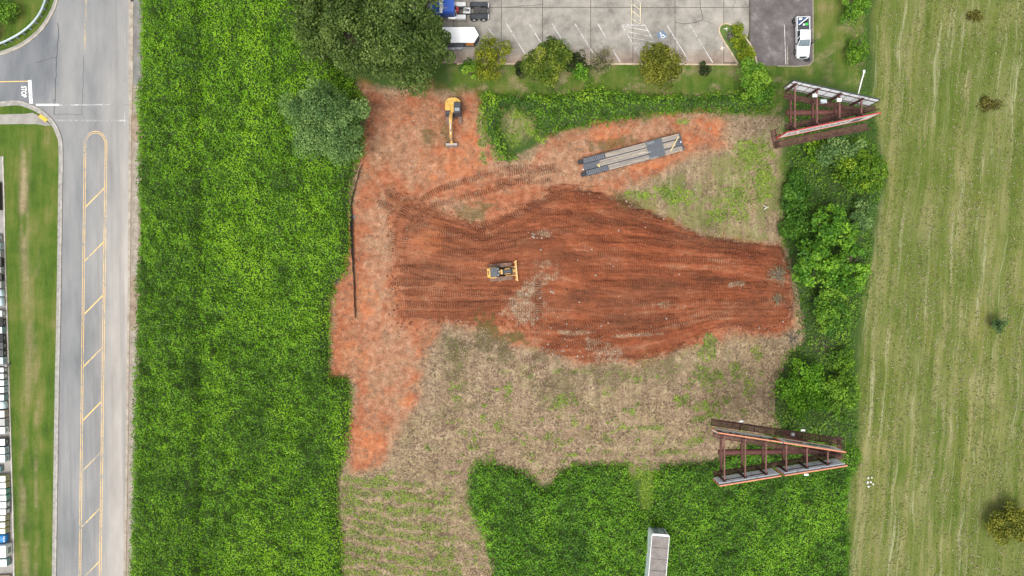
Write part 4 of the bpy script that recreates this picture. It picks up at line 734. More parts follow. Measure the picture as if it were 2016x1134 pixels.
def crawler(parent, y, w, x0, x1, r, shoe=.2, m=None, zt=None):
    """a crawler track: rounded belt with cleated shoes, inner frame and rollers"""
    o = bpy.data.objects.new('crawler_track', None); C.objects.link(o); o.parent = parent; o.empty_display_size = .1
    L = x1 - x0 - 2 * r; per = 2 * L + 2 * PI * r; n = int(per / shoe); b = MB()
    for i in range(n):
        s = i * per / n
        if s < L: px, pz, a = x0 + r + s, 2 * r, 0
        elif s < L + PI * r: t = (s - L) / r; px, pz, a = x1 - r + r * math.sin(t), r + r * math.cos(t), -t
        elif s < 2 * L + PI * r: px, pz, a = x1 - r - (s - L - PI * r), 0, PI
        else: t = (s - 2 * L - PI * r) / r; px, pz, a = x0 + r - r * math.sin(t), r - r * math.cos(t), PI - t
        Mx = Matrix.Translation((px, y, pz + .02)) @ Matrix.Rotation(-a, 4, 'Y'); k = per / n
        b.box(-k * .46, k * .46, -w / 2, w / 2, -.06, -.01, 0, Mx); b.box(-k * .46, -k * .24, -w / 2 + .005, w / 2 - .005, -.012, .035, 0, Mx)
    b.build('shoes', m or M_SHOE, o); b = MB(); b.box(x0 + r * .9, x1 - r * .9, y - w * .28, y + w * .28, r * .45, r * 1.6, .04)
    for k in range(5): xx = x0 + r + (k + .5) * L / 5; b.cyl((xx, y - w * .4, r * .38), (xx, y + w * .4, r * .38), r * .3, n=10)
    for xx in (x0 + r, x1 - r): b.cyl((xx, y - w * .3, r), (xx, y + w * .3, r), r * .86, n=16)
    b.build('track_frame', M_BLK, o); return o

def excavator():
    c = P(892.5, 216, 1.2); z = gh(892, 222); t = thing('excavator', 'yellow tracked excavator with boom reaching down, on orange soil under the trees', 'excavator', (c.x, c.y, z), R(-90))
    crawler(t, .93, .50, -1.25, 1.92, .34, .2); crawler(t, -.93, .50, -1.25, 1.92, .34, .2)
    b = MB(); b.box(-.7, .9, -.7, .7, .35, .75, .08); b.cyl((.1, 0, .7), (.1, 0, .98), .55, n=24); b.build('undercarriage', M_BLK, t)
    # counterweight tail, engine cover, right-hand tank box
    tail = [(-.55, -1.16), (-.55, 1.16), (-1.05, 1.12), (-1.45, .78), (-1.62, .3), (-1.62, -.3), (-1.45, -.78), (-1.05, -1.12)]
    b = MB(); b.prism(tail, .95, 1.85); top = [(x * .97 - .01, y * .96) for x, y in tail]; b.hull([Vector((*q, 1.85)) for q in tail], [Vector((*q, 1.96)) for q in top]); cw = b.build('counterweight', M_CATY, t)
    for y in (-.78, .6): b = MB(); b.cyl((-1.05, y, 1.955), (-1.05, y, 2.02), .06, n=10); b.build('exhaust_cap' if y > 0 else 'lifting_eye', M_BLK, cw)
    b = MB(); b.box(-.60, .18, -1.14, -.36, .98, 1.82, .08); b.box(-.60, .45, -.36, .12, .98, 1.70, .05); b.build('engine_cover', M_CATY, t)
    b = MB(); b.box(.16, .70, -1.14, -.32, .98, 1.55, .08); b.box(.28, .56, -1.02, -.5, 1.54, 1.57, 0); b.build('tool_box', M_CHAR, t)
    b = MB(); b.box(-.55, .92, -1.14, 1.14, .90, .985, .02); b.build('deck', M_BLK, t)
    cab = MB(); prof = [(x - .40, z_) for x, z_ in ((-.40, 1.0), (1.22, 1.0), (1.30, 1.45), (1.08, 2.52), (.95, 2.62), (-.32, 2.62), (-.40, 2.50))]
    cab.hull([Vector((x, .18, z_)) for x, z_ in prof], [Vector((x, 1.12, z_)) for x, z_ in prof]); cb = cab.build('cab', M_CHAR, t)
    b = MB(); b.box(-.70, -.02, .24, 1.06, 2.622, 2.66, .015); b.build('roof_panel', mat('roof_black', (.052, .054, .062), (.04, .042, .047), 2, .5), cb)
    b = MB(); b.box(.06, .50, .30, .98, 2.625, 2.645, .01); b.build('roof_window', mat('roof_glass', (.30, .31, .33), (.24, .25, .26), 1.5, .2), cb)
    b = MB(); b.hull([Vector((.925, .28, 1.5)), Vector((.925, 1.02, 1.5)), Vector((.715, 1.02, 2.46)), Vector((.715, .28, 2.46))], [Vector((.885, .28, 1.5)), Vector((.885, 1.02, 1.5)), Vector((.675, 1.02, 2.46)), Vector((.675, .28, 2.46))]); b.build('windscreen', M_GLASS, cb)
    b = MB(); b.box(-.6, .5, 1.121, 1.135, 1.5, 2.45, 0); b.build('side_window', M_GLASS, cb)
    b = MB(); b.tube([(-.7, 1.16, 1.0), (-.7, 1.2, 1.9), (.0, 1.2, 1.9), (.0, 1.16, 1.0)], .022, 6); b.build('handrail', M_BLK, t)
    # boom set right of the cab, two-plate arm, cylinder, bucket turned under
    y0 = -.30; S = lambda x: .2 + (x - .45) * 1.27; bm = MB()
    prof = [(S(x), z_) for x, z_ in ((.45, 1.25), (.75, 1.15), (1.8, 2.35), (3.05, 1.75), (3.10, 2.0), (1.75, 2.72), (1.45, 2.62))]
    bm.loft([[(x, y0 + k * (1.25 if x < 1.6 else 1), z_) for x, z_ in prof] for k in (-.19, .19)]); boom = bm.build('boom', M_CATYD, t)
    b = MB(); b.box(S(1.9), S(2.95), y0 - .08, y0 + .08, 2.40, 2.62, .02); b.build('boom_hoses', M_RUB, boom)
    b = MB(); b.cyl((.75, y0, 1.15), (S(1.75), y0, 2.2), .09, n=12); b.build('boom_cylinder', M_CATYD, boom); b = MB(); b.cyl((S(2.0), y0, 2.82), (S(2.75), y0, 2.62), .08, n=12); b.cyl((S(2.75), y0, 2.62), (S(3.2), y0, 2.35), .05, n=10); b.build('arm_cylinder', M_STEEL, boom)
    b = MB(); prof = [(S(x), z_) for x, z_ in ((2.85, 2.35), (3.25, 2.25), (3.95, .95), (3.9, .72), (3.75, .72), (2.95, 1.75))]
    b.loft([[(x, y0 + k * (1 if x < 4.1 else .75), z_) for x, z_ in prof] for k in (-.16, .16)]); arm = b.build('arm', M_CATYD, t)
    b = MB(); b.cyl((S(3.35), y0, 2.1), (S(3.85), y0, 1.25), .075, n=10); b.build('bucket_cylinder', M_STEEL, arm)
    b = MB(); X0 = .78; side = [(X0 + x, z_) for x, z_ in ((3.7, .85), (4.3, .85), (4.50, .4), (4.2, .02), (3.75, .05))]
    for yy in (y0 - .82, y0 + .82): b.hull([Vector((x, yy - .02, z_)) for x, z_ in side], [Vector((x, yy + .02, z_)) for x, z_ in side])
    sh = [(X0 + x, z_) for x, z_ in ((3.72, .06), (4.18, .03), (4.48, .4), (4.28, .85), (3.98, .88))]
    for (xa, za), (xb, zb) in zip(sh, sh[1:]): b.beam((xa, y0, za), (xb, y0, zb), 1.64, .035)
    bk = b.build('bucket', mat('bucket_steel', (.36, .33, .31), (.16, .135, .12), 3, .45, .4), t)
    for k in range(5): yy = y0 - .72 + k * .36; b = MB(); b.box(X0 + 3.55, X0 + 3.74, yy - .045, yy + .045, .03, .09, .01); b.build('tooth', M_STEEL, bk)
    b = MB(); b.beam((S(3.8), y0, .78), (X0 + 4.15, y0, .95), .3, .12); b.build('bucket_linkage', M_CATYD, bk)
    b = MB(); b.tube([(.6, .02, 1.05), (1.2, .1, 1.2), (1.45, -.02, 1.1)], .03, 6); b.build('hose', M_RUB, t); return t
excavator()

def dozer():
    c = P(987, 535.5, 1.0); t = thing('bulldozer', 'small yellow bulldozer with wide tracks in the middle of the red fill', 'bulldozer', (c.x, c.y, gh(987, 535)), R(5))
    for y in (.95, -.95): crawler(t, y, .60, -1.75, 1.55, .36, .17)
    b = MB(); b.box(-1.75, -.25, -.55, .55, .45, 1.15, .06); b.box(-.25, 1.55, -.40, .40, .45, 1.1, .06); b.build('chassis', M_BLK, t)
    b = MB(); b.box(-2.02, -1.52, -.66, .66, .75, 1.75, .07); tk = b.build('rear_tank', M_CATY, t); b = MB(); b.box(-1.92, -1.8, -.28, .28, 1.751, 1.78, .01); b.build('tank_grille', M_BLK, tk)
    for s in (1, -1): b = MB(); b.box(-1.72, -.72, .64 if s > 0 else -.82, .82 if s > 0 else -.64, .85, 1.25, .05); b.build('fender', M_CATYD, t)
    b = MB(); prof = [(-1.52, 1.1), (-.15, 1.1), (-.12, 1.5), (-.35, 2.50), (-.5, 2.62), (-1.42, 2.62), (-1.52, 2.52)]; b.hull([Vector((x, -.62, z)) for x, z in prof], [Vector((x, .62, z)) for x, z in prof]); cb = b.build('cab', M_CHAR, t)
    b = MB(); b.box(-1.50, -.50, -.66, .66, 2.615, 2.68, .03); rf = b.build('cab_roof', mat('dozer_roof', (.085, .095, .108), (.06, .066, .075), 2, .5), cb)
    for x, y in ((-.42, .42), (-.30, .02), (-.42, -.42)): b = MB(); b.cyl((x, y, 2.60), (x, y, 2.74), .075 if y == .02 else .055, n=10); b.build('work_light', M_WPNT, cb)
    b = MB(); b.hull([Vector((-.095, -.5, 1.5)), Vector((-.095, .5, 1.5)), Vector((-.325, .5, 2.46)), Vector((-.325, -.5, 2.46))], [Vector((-.125, -.5, 1.5)), Vector((-.125, .5, 1.5)), Vector((-.355, .5, 2.46)), Vector((-.355, -.5, 2.46))]); b.build('windscreen', M_GLASS, cb)
    b = MB(); b.box(-.12, .22, -.36, .36, 1.1, 1.72, .08); b.build('dash_cowl', M_CATYD, t)
    b = MB(); prof = [(-.42, 1.05), (.42, 1.05), (.40, 1.55), (.25, 1.66), (-.25, 1.66), (-.40, 1.55)]; b.hull([Vector((.2, y, z)) for y, z in prof], [Vector((1.52, y * .92, z * .96)) for y, z in prof]); hd = b.build('hood', M_BLK, t)
    b = MB(); b.box(.42, 1.35, -.19, .19, 1.64, 1.70, .02); b.build('hood_panel', M_CHAR, hd)
    for s in (1, -1): b = MB(); b.box(.5, 1.3, min(s * .30, s * .40), max(s * .30, s * .40), 1.555, 1.635, .02); b.build('hood_stripe', M_CATYD, hd)
    b = MB(); b.cyl((.35, .26, 1.6), (.35, .26, 2.15), .06, n=12); b.build('exhaust', M_BLK, hd)
    b = MB(); b.box(1.5, 1.62, -.38, .38, .7, 1.5, .03); b.build('radiator_guard', M_BLK, t)
    for s in (1, -1):
        b = MB(); b.beam((.6, s * .56, .5), (2.05, s * .62, .45), .12, .16); b.build('push_arm', M_CATYD, t); b = MB(); b.cyl((1.45, s * .34, 1.25), (2.05, s * .42, .75), .05, n=10); b.build('lift_cylinder', M_STEEL, t)
    b = MB(); b.beam((1.6, 0, .55), (2.08, 0, .55), .5, .18); b.build('c_frame', M_CATYD, t)
    b = MB(); sec = [(2.12, .05), (2.22, .02), (2.16, .30), (2.12, .6), (2.20, .92), (2.30, 1.08), (2.20, 1.10), (2.06, .92), (2.02, .6), (2.05, .30)]
    b.loft([[(x + (.06 if abs(y) > 1.3 else 0), y, z) for x, z in sec] for y in (-1.5, -1.3, 1.3, 1.5)]); bl = b.build('blade', mat('blade_yellow', (.80, .52, .22), (.62, .38, .16), 2, .5), t)
    for y in (-1.25, -.62, 0, .62, 1.25): b = MB(); b.box(1.93, 2.06, y - .09, y + .09, .2, 1.0, .03); b.build('blade_rib', MAT['blade_yellow'], bl)
dozer()

def lowboy():
    ang = R(14.7); cen = P(1244, 305, .95); L = 15.1; W = 2.62; t = thing('lowboy_trailer', 'long black equipment trailer with weathered plank deck on the orange soil', 'trailer', (cen.x, cen.y, gh(1244, 305)), ang)
    X = lambda s: -L / 2 + s * L; Y = lambda q: W / 2 - q * W          # s from the rear, q from the upper side
    M_DK = mat('trailer_steel', (.075, .082, .095), (.045, .05, .058), 1.2, .5); M_DK2 = mat('diamond_plate', (.105, .115, .13), (.07, .077, .088), 3, .5, .3, bump=.3)
    M_PLK = [mat(f'deck_plank_{i}', c, tuple(q * .62 for q in c), 1.6, .85, stretch=(1, 6, 6), bump=.15) for i, c in enumerate(((.36, .31, .265), (.33, .295, .26), (.42, .355, .285), (.29, .255, .225)))]
    b = MB()
    for q in (.305, .685): b.box(X(.14), X(.985), Y(q) - .09, Y(q) + .09, .55, .86, .02)
    b.box(X(.14), X(.66), -W / 2 + .12, W / 2 - .12, .52, .66, 0); b.box(X(.66), X(.99), -W / 2 + .12, W / 2 - .12, .70, .90, 0); fr = b.build('frame', M_DK, t)
    for s in (1, -1): b = MB(); b.box(X(.25), X(.66), s * (W / 2 - .04) - .04, s * (W / 2 - .04) + .04, .55, .83, .01); b.build('side_rail', M_DK, fr)
    r = random.Random(4)
    def planks(s0, s1, q0, q1, n, z, cut):
        for i in range(n):
            a, c = Y(q0 + (q1 - q0) * i / n), Y(q0 + (q1 - q0) * (i + 1) / n); xs = [X(s0)] + sorted(X(s0 + (s1 - s0) * r.uniform(.25, .75)) for _ in range(cut)) + [X(s1)]
            for x0, x1 in zip(xs, xs[1:]):
                b = MB(); dz = r.uniform(-.008, .012); b.box(x0 + .012, x1 - .012, c + .012, a - .012, z - .05, z + dz, .008); b.build('deck_plank', r.choice(M_PLK), t)
    planks(.25, .66, .015, .275, 4, .88, 1); planks(.18, .66, .335, .655, 5, .88, 1); planks(.25, .66, .715, .985, 4, .88, 1)
    planks(.81, .985, .015, .275, 4, 1.12, 0); planks(.81, .93, .335, .655, 5, 1.12, 0); planks(.81, .985, .715, .985, 4, 1.12, 0)
    b = MB(); b.hull([Vector((X(.66), -W / 2, .86)), Vector((X(.66), W / 2, .86)), Vector((X(.815), W / 2, 1.06)), Vector((X(.815), -W / 2, 1.06))], [Vector((X(.66), -W / 2, .92)), Vector((X(.66), W / 2, .92)), Vector((X(.815), W / 2, 1.13)), Vector((X(.815), -W / 2, 1.13))]); rp = b.build('step_plate', M_DK2, t)
    for row, n0 in ((.03, 9), (.88, 10)):
        for i in range(n0):
            s = .668 + i * .0075; zc = .92 + (s - .66) / .155 * .21; b = MB(); b.box(X(s), X(s) + .05, Y(row) - .36, Y(row) - .04, zc + .0, zc + .03, .008); b.build('grip_bar', M_STEEL, rp)
    b = MB(); b.box(X(.93), X(1.0), Y(.66), Y(.33), 1.04, 1.11, .02); b.build('front_plate', M_DK2, t); b = MB(); b.box(X(.985), X(1.0), -W / 2, W / 2, .85, 1.12, .02); b.build('front_bolster', M_DK, t)
    b = MB(); b.box(X(.02), X(.185), Y(.66), Y(.33), .78, .90, .02); b.build('rear_plate', M_DK2, t); b = MB(); b.box(X(.03), X(.25), -W / 2 + .25, W / 2 - .25, .70, .77, 0); b.build('axle_deck', M_DK, t)
    for q0, q1, sg in ((.0, .30, 1), (.70, 1.0, -1)):
        f = MB(); f.box(X(.03), X(.25), Y(q1), Y(q0), .92, 1.08, .05); fo = f.build('wheel_cover', M_DK, t)
        for i in range(11): x = X(.042) + i * (X(.245) - X(.042)) / 11; b = MB(); b.box(x, x + .13, Y(q1) + .05, Y(q0) - .05, 1.075, 1.12, .015); b.build('cover_rib', mat('cover_rib_grey', (.17, .18, .20), (.10, .108, .12), 2, .5), fo)
        for k in range(3): wheel(t, X(.065 + k * .072), sg * (W / 2 - .30), .42, .42, .5, sg)
        b = MB(); b.box(X(-.012), X(.03), Y(q1) + .08, Y(q0) - .08, .55, .98, .05); b.box(X(-.02), X(.012), Y(q1) + .2, Y(q0) - .2, .7, .86, .03); b.build('ramp_end', M_BLK, t)
    b = MB(); b.cyl((X(.012), Y(.52) - .18, .85), (X(.012), Y(.52) - .18, .96), .08, n=12); b.build('tail_lamp', M_WPNT, t); b = MB(); b.cyl((X(.985), Y(.5), 1.1), (X(.985), Y(.5), 1.16), .09, n=12); b.build('front_lamp', M_WPNT, t)
    return t
lb = lowboy(); LM = Matrix.Translation(lb.location) @ Matrix.Rotation(R(14.7), 4, 'Z')
def on_trailer(name, label, cat, build): o = thing(name, label, cat, lb.location, R(14.7)); build(o); return o
def _b1(o): b = MB(); b.beam((7.2, .86, 1.17), (5.5, -.95, 1.17), .12, .07); b.build('timber', mat('yellow_timber', (.72, .56, .26), (.55, .42, .2), 3), o)
on_trailer('timber_strip', 'pale yellow timber strip lying diagonally across the front deck', 'timber', _b1)
def _b2(o): b = MB(); b.beam((.9, .0, .93), (3.1, -.30, .93), .07, .04); b.build('timber', mat('grey_timber', (.62, .54, .44), (.5, .42, .34), 3), o)
on_trailer('timber_strip', 'thin grey timber strip lying along the middle deck', 'timber', _b2)
def _b3(o):
    b = MB()
    for k in range(5): b.tube([(-5.25 + k * .11, .02, .93), (-5.2 + k * .09, -.2, .99), (-5.05 + k * .03, -.42, .95), (-4.98, -.5, .93)], .028, 5)
    b.build('strap', mat('yellow_strap', (.78, .66, .30), (.6, .48, .2), 3), o)
on_trailer('tie_down_strap', 'tangle of pale yellow straps on the rear plate of the trailer', 'strap', _b3)

def carpaint(name, c, metal, rough):
    if name not in MAT: n = NT(name); b = n.bsdf(c, rough, metal, None, .5); b.inputs['Coat Weight'].default_value = .6; b.inputs['Coat Roughness'].default_value = .08; MAT[name] = n.m
    return MAT[name]
def pickup():
    c = P(1580.5, 73.5, .9); t = thing('pickup_truck', 'silver pickup truck parked at the drive end with one front door open', 'pickup', (c.x, c.y, .03), R(-90)); pt = carpaint('silver_paint', (.84, .85, .86), .30, .28); W = .98
    # body shell as one loft along x: (x, half width, sill, belt)
    st = [(2.98, .78, .45, .78), (2.9, .88, .38, .96), (2.4, .96, .35, 1.08), (1.45, W, .35, 1.14), (1.2, W, .35, 1.16), (-.9, W, .35, 1.16), (-1.0, W, .38, 1.16), (-2.9, W, .42, 1.18), (-2.98, .95, .48, 1.14)]
    b = MB(); rings = []
    for x, w, lo, hi in st[:6]: rings.append([(x, -w * .94, lo), (x, -w, (lo + hi) / 2), (x, -w * .96, hi - .06), (x, -w * .84, hi), (x, w * .84, hi), (x, w * .96, hi - .06), (x, w, (lo + hi) / 2), (x, w * .94, lo)])
    b.loft(rings); body = b.build('body', pt, t)
    b = MB()      # bed: floor, side walls, tailgate
    b.box(-2.9, -.92, -W * .94, W * .94, .45, .62, .02)
    for s in (1, -1): b.box(-2.94, -.90, min(s * .84, s * W), max(s * .84, s * W), .42, 1.18, .04)
    b.box(-2.98, -2.88, -W * .9, W * .9, .5, 1.15, .03); b.box(-.98, -.90, -.9, .9, .6, 1.17, .02); b.build('bed', pt, t)
    b = MB(); b.box(-2.86, -.99, -.83, .83, .622, .65, 0); b.build('bed_liner', M_BLK, t)
    b = MB(); b.box(-1.62, -.95, -.84, .84, 1.08, 1.17, .02); b.build('bed_cover', M_CHAR, t)
    # greenhouse: tapered cabin with a white-silver roof
    gl = [(-.86, .90), (1.25, .90)]
    b = MB(); b.hull([Vector(q) for q in ((-.86, -.91, 1.12), (1.42, -.91, 1.12), (1.42, .91, 1.12), (-.86, .91, 1.12))], [Vector(q) for q in ((-.74, -.70, 1.80), (.55, -.70, 1.80), (.55, .70, 1.80), (-.74, .70, 1.80))]); cabin = b.build('cabin', M_GLASS, t)
    b = MB(); ro = [(-.80, -.66), (-.70, -.74), (.48, -.74), (.62, -.62), (.62, .62), (.48, .74), (-.70, .74), (-.80, .66)]; b.prism(ro, 1.76, 1.82); b.hull([Vector((*q, 1.82)) for q in ro], [Vector((q[0] * .9 - .01, q[1] * .88, 1.87)) for q in ro]); b.build('roof', pt, cabin)
    for s in (1, -1):
        for p, q, w in (((1.42, s * .90, 1.14), (.56, s * .71, 1.80), .09), ((.30, s * .92, 1.14), (.14, s * .735, 1.79), .10), ((-.86, s * .91, 1.14), (-.74, s * .72, 1.79), .12)): b = MB(); b.beam(p, q, w, .05); b.build('pillar', pt, cabin)
    b = MB(); b.hull([Vector(q) for q in ((1.36, -.80, 1.20), (1.36, .80, 1.20), (.62, .62, 1.79), (.62, -.62, 1.79))], [Vector(q) for q in ((1.39, -.80, 1.215), (1.39, .80, 1.215), (.65, .62, 1.805), (.65, -.62, 1.805))]); b.build('windscreen', mat('screen_glass', (.20, .25, .27), (.11, .14, .16), 1.2, .06, spec=.6), cabin)
    b = MB(); hd = [(1.44, -.84, 1.17), (2.35, -.80, 1.12), (2.78, -.62, 1.0), (2.78, .62, 1.0), (2.35, .80, 1.12), (1.44, .84, 1.17)]; b.hull([Vector((x, y, z - .06)) for x, y, z in hd], [Vector((x, y * .97, z + .035)) for x, y, z in hd]); hood = b.build('hood', pt, t)
    b = MB(); gr = [(2.83, -.62), (2.97, -.45), (3.0, 0), (2.97, .45), (2.83, .62), (2.80, .6), (2.80, -.6)]; b.prism(gr, .62, .985); b.build('grille', M_BLK, t)
    b = MB(); bp = [(2.72, -.93), (2.92, -.82), (3.06, -.45), (3.10, 0), (3.06, .45), (2.92, .82), (2.72, .93), (2.7, .6), (2.75, 0), (2.7, -.6)]; b.prism(bp, .42, .68); b.build('front_bumper', mat('chrome', (.75, .75, .76), (.66, .66, .67), 2, .18, .8), t)
    for s in (1, -1): b = MB(); b.hull([Vector((2.52, s * .86, .78)), Vector((2.86, s * .62, .76)), Vector((2.84, s * .60, .96)), Vector((2.48, s * .82, 1.02))], [Vector((2.58, s * .90, .78)), Vector((2.92, s * .66, .76)), Vector((2.88, s * .62, .985)), Vector((2.52, s * .86, 1.05))]); b.build('headlight', mat('lamp_glass', (.7, .72, .72), (.5, .5, .5), 3, .1), t)
    b = MB(); b.box(-3.12, -2.95, -.9, .9, .45, .62, .03); b.build('rear_bumper', MAT['chrome'], t)
    for x in (1.95, -2.0):
        for s in (1, -1): wheel(t, x, s * .88, .40, .40, .27, s, mat('alloy_rim', (.32, .32, .33), (.18, .18, .18), 3, .35, .7))
    for s in (1, -1): b = MB(); b.box(1.0, 1.18, min(s * 1.0, s * 1.22), max(s * 1.0, s * 1.22), 1.14, 1.32, .03); b.build('mirror', M_BLK, t)
    d = bpy.data.objects.new('door', None); C.objects.link(d); d.parent = t; d.location = (1.18, .97, 0); d.rotation_euler = (0, 0, R(-52 + 180)); d['label'] = 'open front door seen edge-on, dark'
    b = MB(); b.box(0, 1.08, -.05, .05, .42, 1.12, .03); b.build('door_panel', M_CHAR, d); b = MB(); b.beam((.0, 0, 1.12), (.30, 0, 1.72), .06, .05); b.beam((.30, 0, 1.72), (1.02, 0, 1.72), .06, .05); b.beam((1.02, 0, 1.72), (1.06, 0, 1.1), .06, .05); b.build('window_frame', M_BLK, d)
    b = MB(); b.hull([Vector(q) for q in ((.06, -.008, 1.12), (1.03, -.008, 1.12), (1.0, -.008, 1.70), (.31, -.008, 1.70))], [Vector(q) for q in ((.06, .008, 1.12), (1.03, .008, 1.12), (1.0, .008, 1.70), (.31, .008, 1.70))]); b.build('window_glass', M_GLASS, d)
    return t
pk = pickup(); PKL = pk.location
def in_bed(name, label, cat, m, x0, x1, y0, y1, z0, z1, lid=None, rot=0):
    o = thing(name, label, cat, (PKL.x + (y0 + y1) / 2, PKL.y - (x0 + x1) / 2, PKL.z + z0), R(-90 + rot)); hx, hy, hz = (x1 - x0) / 2, (y1 - y0) / 2, z1 - z0
    b = MB(); b.box(-hx, hx, -hy, hy, 0, hz * .88, .03); b.build('box_body', m, o); b = MB(); b.box(-hx - .015, hx + .015, -hy - .015, hy + .015, hz * .86, hz, .02); b.build('lid', lid or m, o); return o
M_NB = mat('navy_plastic', (.055, .11, .24), (.035, .07, .16), 2, .5)
in_bed('storage_box', 'dark blue box in the pickup bed, left of the white plank', 'box', M_NB, -2.35, -1.78, -.72, -.16, .68, 1.05); in_bed('storage_box', 'dark blue box in the pickup bed, by the tailgate', 'box', M_NB, -2.82, -2.38, -.05, .46, .68, 1.08)
in_bed('storage_box', 'small white box in the pickup bed corner', 'box', M_WPNT, -2.76, -2.5, -.60, -.18, .68, 1.1); in_bed('green_bag', 'bright green bag in the pickup bed', 'bag', mat('bag_green', (.06, .55, .09), (.04, .36, .06), 4, .6), -2.06, -1.72, .30, .74, .68, .98); in_bed('jug', 'white jug beside the green bag in the pickup bed', 'jug', M_WPNT, -1.95, -1.70, .02, .26, .68, .95)
o = thing('plank', 'white plank lying diagonally over the pickup bed', 'plank', PKL, R(-90)); b = MB(); b.beam((-2.78, .66, 1.22), (-1.68, -.72, 1.22), .13, .05); b.build('board', M_WPNT, o)
o = thing('spare_tyre', 'black tyre lying on the asphalt beside the rear wheel of the pickup', 'tyre', P(1564.2, 42.5, .03)); b = MB(); n_ = 24; pr = [(.22, 0), (.40, 0), (.44, .06), (.44, .18), (.40, .24), (.24, .24)]; b.loft([[(q[0] * math.cos(2 * PI * i / n_), q[0] * math.sin(2 * PI * i / n_), q[1]) for q in pr] for i in list(range(n_)) + [0]], cap=False); b.build('casing', M_RUB, o)

def semi():
    c = P(905, 21, 1.0); t = thing('semi_tractor', 'blue day-cab semi tractor with black mudguards in the parking lot', 'truck', (c.x, c.y, .05), PI)
    bl = carpaint('cab_blue', (.018, .085, .42), .0, .3); X = lambda px: -(px - 905) / 13.6    # forward is towards the left edge
    b = MB(); 
    for s in (1, -1): b.box(X(962), X(862), s * .42 - .06, s * .42 + .06, .72, .98, .01)
    for px in (962, 948, 935, 915): b.box(X(px) - .05, X(px) + .05, -.4, .4, .75, .95, 0)
    fr = b.build('frame', M_BLK, t)
    b = MB(); b.box(X(896.5), X(872), -1.02, 1.02, 1.0, 2.75, .12); b.hull([Vector((X(896.5) + .02, -.98, 2.74)), Vector((X(896.5) + .02, .98, 2.74)), Vector((X(873), .98, 2.74)), Vector((X(873), -.98, 2.74))], [Vector((X(895.5), -.9, 2.93)), Vector((X(895.5), .9, 2.93)), Vector((X(876), .9, 2.93)), Vector((X(876), -.9, 2.93))]); cb = b.build('cab', bl, t)
    b = MB(); b.hull([Vector((X(872) - .02, -.9, 1.85)), Vector((X(872) - .02, .9, 1.85)), Vector((X(873.5), .85, 2.68)), Vector((X(873.5), -.85, 2.68))], [Vector((X(869), -.9, 1.85)), Vector((X(869), .9, 1.85)), Vector((X(872.2), .85, 2.68)), Vector((X(872.2), -.85, 2.68))]); b.build('windscreen', M_GLASS, cb)
    b = MB(); b.hull([Vector((X(872), -.95, .9)), Vector((X(872), .95, .9)), Vector((X(872), .95, 1.85)), Vector((X(872), -.95, 1.85))], [Vector((X(845), -.75, .8)), Vector((X(845), .75, .8)), Vector((X(846), .7, 1.55)), Vector((X(846), -.7, 1.55))]); b.build('hood', bl, t)
    b = MB(); b.hull([Vector((X(871.5), -1.04, 2.62)), Vector((X(871.5), 1.04, 2.62)), Vector((X(873.6), 1.0, 2.80)), Vector((X(873.6), -1.0, 2.80))], [Vector((X(867), -.92, 2.52)), Vector((X(867), .92, 2.52)), Vector((X(868), .9, 2.66)), Vector((X(868), -.9, 2.66))]); b.build('sun_visor', M_WPNT, cb)
    for y in (.55, .3, .05, -.2, -.62): b = MB(); b.box(X(875.6), X(873.2), y - .05, y + .05, 2.9, 2.98, .02); b.build('marker_lamp', mat('marker_white', (.75, .76, .8), (.6, .6, .64), 3, .3), cb)
    b = MB(); b.cyl((X(883), .42, 2.99), (X(876), .42, 2.99), .045, .06, 10); b.build('air_horn', M_STEEL, cb)
    M_AL = mat('bright_aluminium', (.72, .72, .71), (.55, .55, .54), 2, .35, .4)
    for s in (1, -1):
        b = MB(); b.cyl((X(917), s * .98, .72), (X(882), s * .98, .72), .31, n=20); b.build('fuel_tank', M_AL, t); b = MB(); b.box(X(917), X(897.5), min(s * .62, s * 1.2), max(s * .62, s * 1.2), 1.03, 1.1, .02); b.build('step_deck', M_AL, t)
    b = MB(); b.box(X(926), X(912), -.42, .42, .99, 1.04, .01); b.build('deck_plate', M_AL, t); b = MB(); b.box(X(903), X(898.5), -.35, .35, 1.0, 1.6, .04); b.build('battery_box', mat('red_gear', (.55, .07, .06), (.4, .05, .05), 3), t)
    b = MB()
    for k in range(4): b.tube([(X(898), -.3 + k * .2, 1.9), (X(905), -.25 + k * .18, 1.3), (X(912), -.2 + k * .14, 1.5), (X(924), -.1 + k * .06, 1.1)], .03, 5)
    b.build('air_hoses', M_BLK, t); b = MB(); b.cyl((X(899), .92, 1.0), (X(899), .92, 3.1), .09, n=12); b.build('exhaust_stack', M_STEEL, t)
    for px in (933, 952):
        for s in (1, -1): wheel(t, X(px), s * .97, .5, .5, .56, s)
    for s in (1, -1): wheel(t, X(858), s * 1.0, .5, .5, .3, s)
    for s in (1, -1):
        b = MB(); prof = [(X(960.5), .72), (X(959.5), .98), (X(956.5), 1.13), (X(928.5), 1.13), (X(925.5), .98), (X(924.5), .72), (X(925.5), .72), (X(926.5), .93), (X(929), 1.08), (X(956), 1.08), (X(958.5), .93), (X(959.5), .72)]
        b.loft([[(x, s * q, z) for x, z in prof] for q in (.58, 1.22)]); b.build('mudguard', mat('mudguard_black', (.052, .056, .064), (.035, .038, .044), 2, .4), t)
    b = MB(); b.cyl((X(938.5), 0, 1.0), (X(938.5), 0, 1.14), .52, .50, 28); b.box(X(958) , X(938.5), -.36, .36, .98, 1.06, .02); b.build('fifth_wheel', mat('greasy_steel', (.075, .072, .068), (.04, .038, .036), 3, .5, .3), t)
    b = MB(); b.box(X(962.5), X(960.8), -1.15, 1.15, .45, .85, .02); b.build('mud_flap_bar', M_AL, t)
semi()

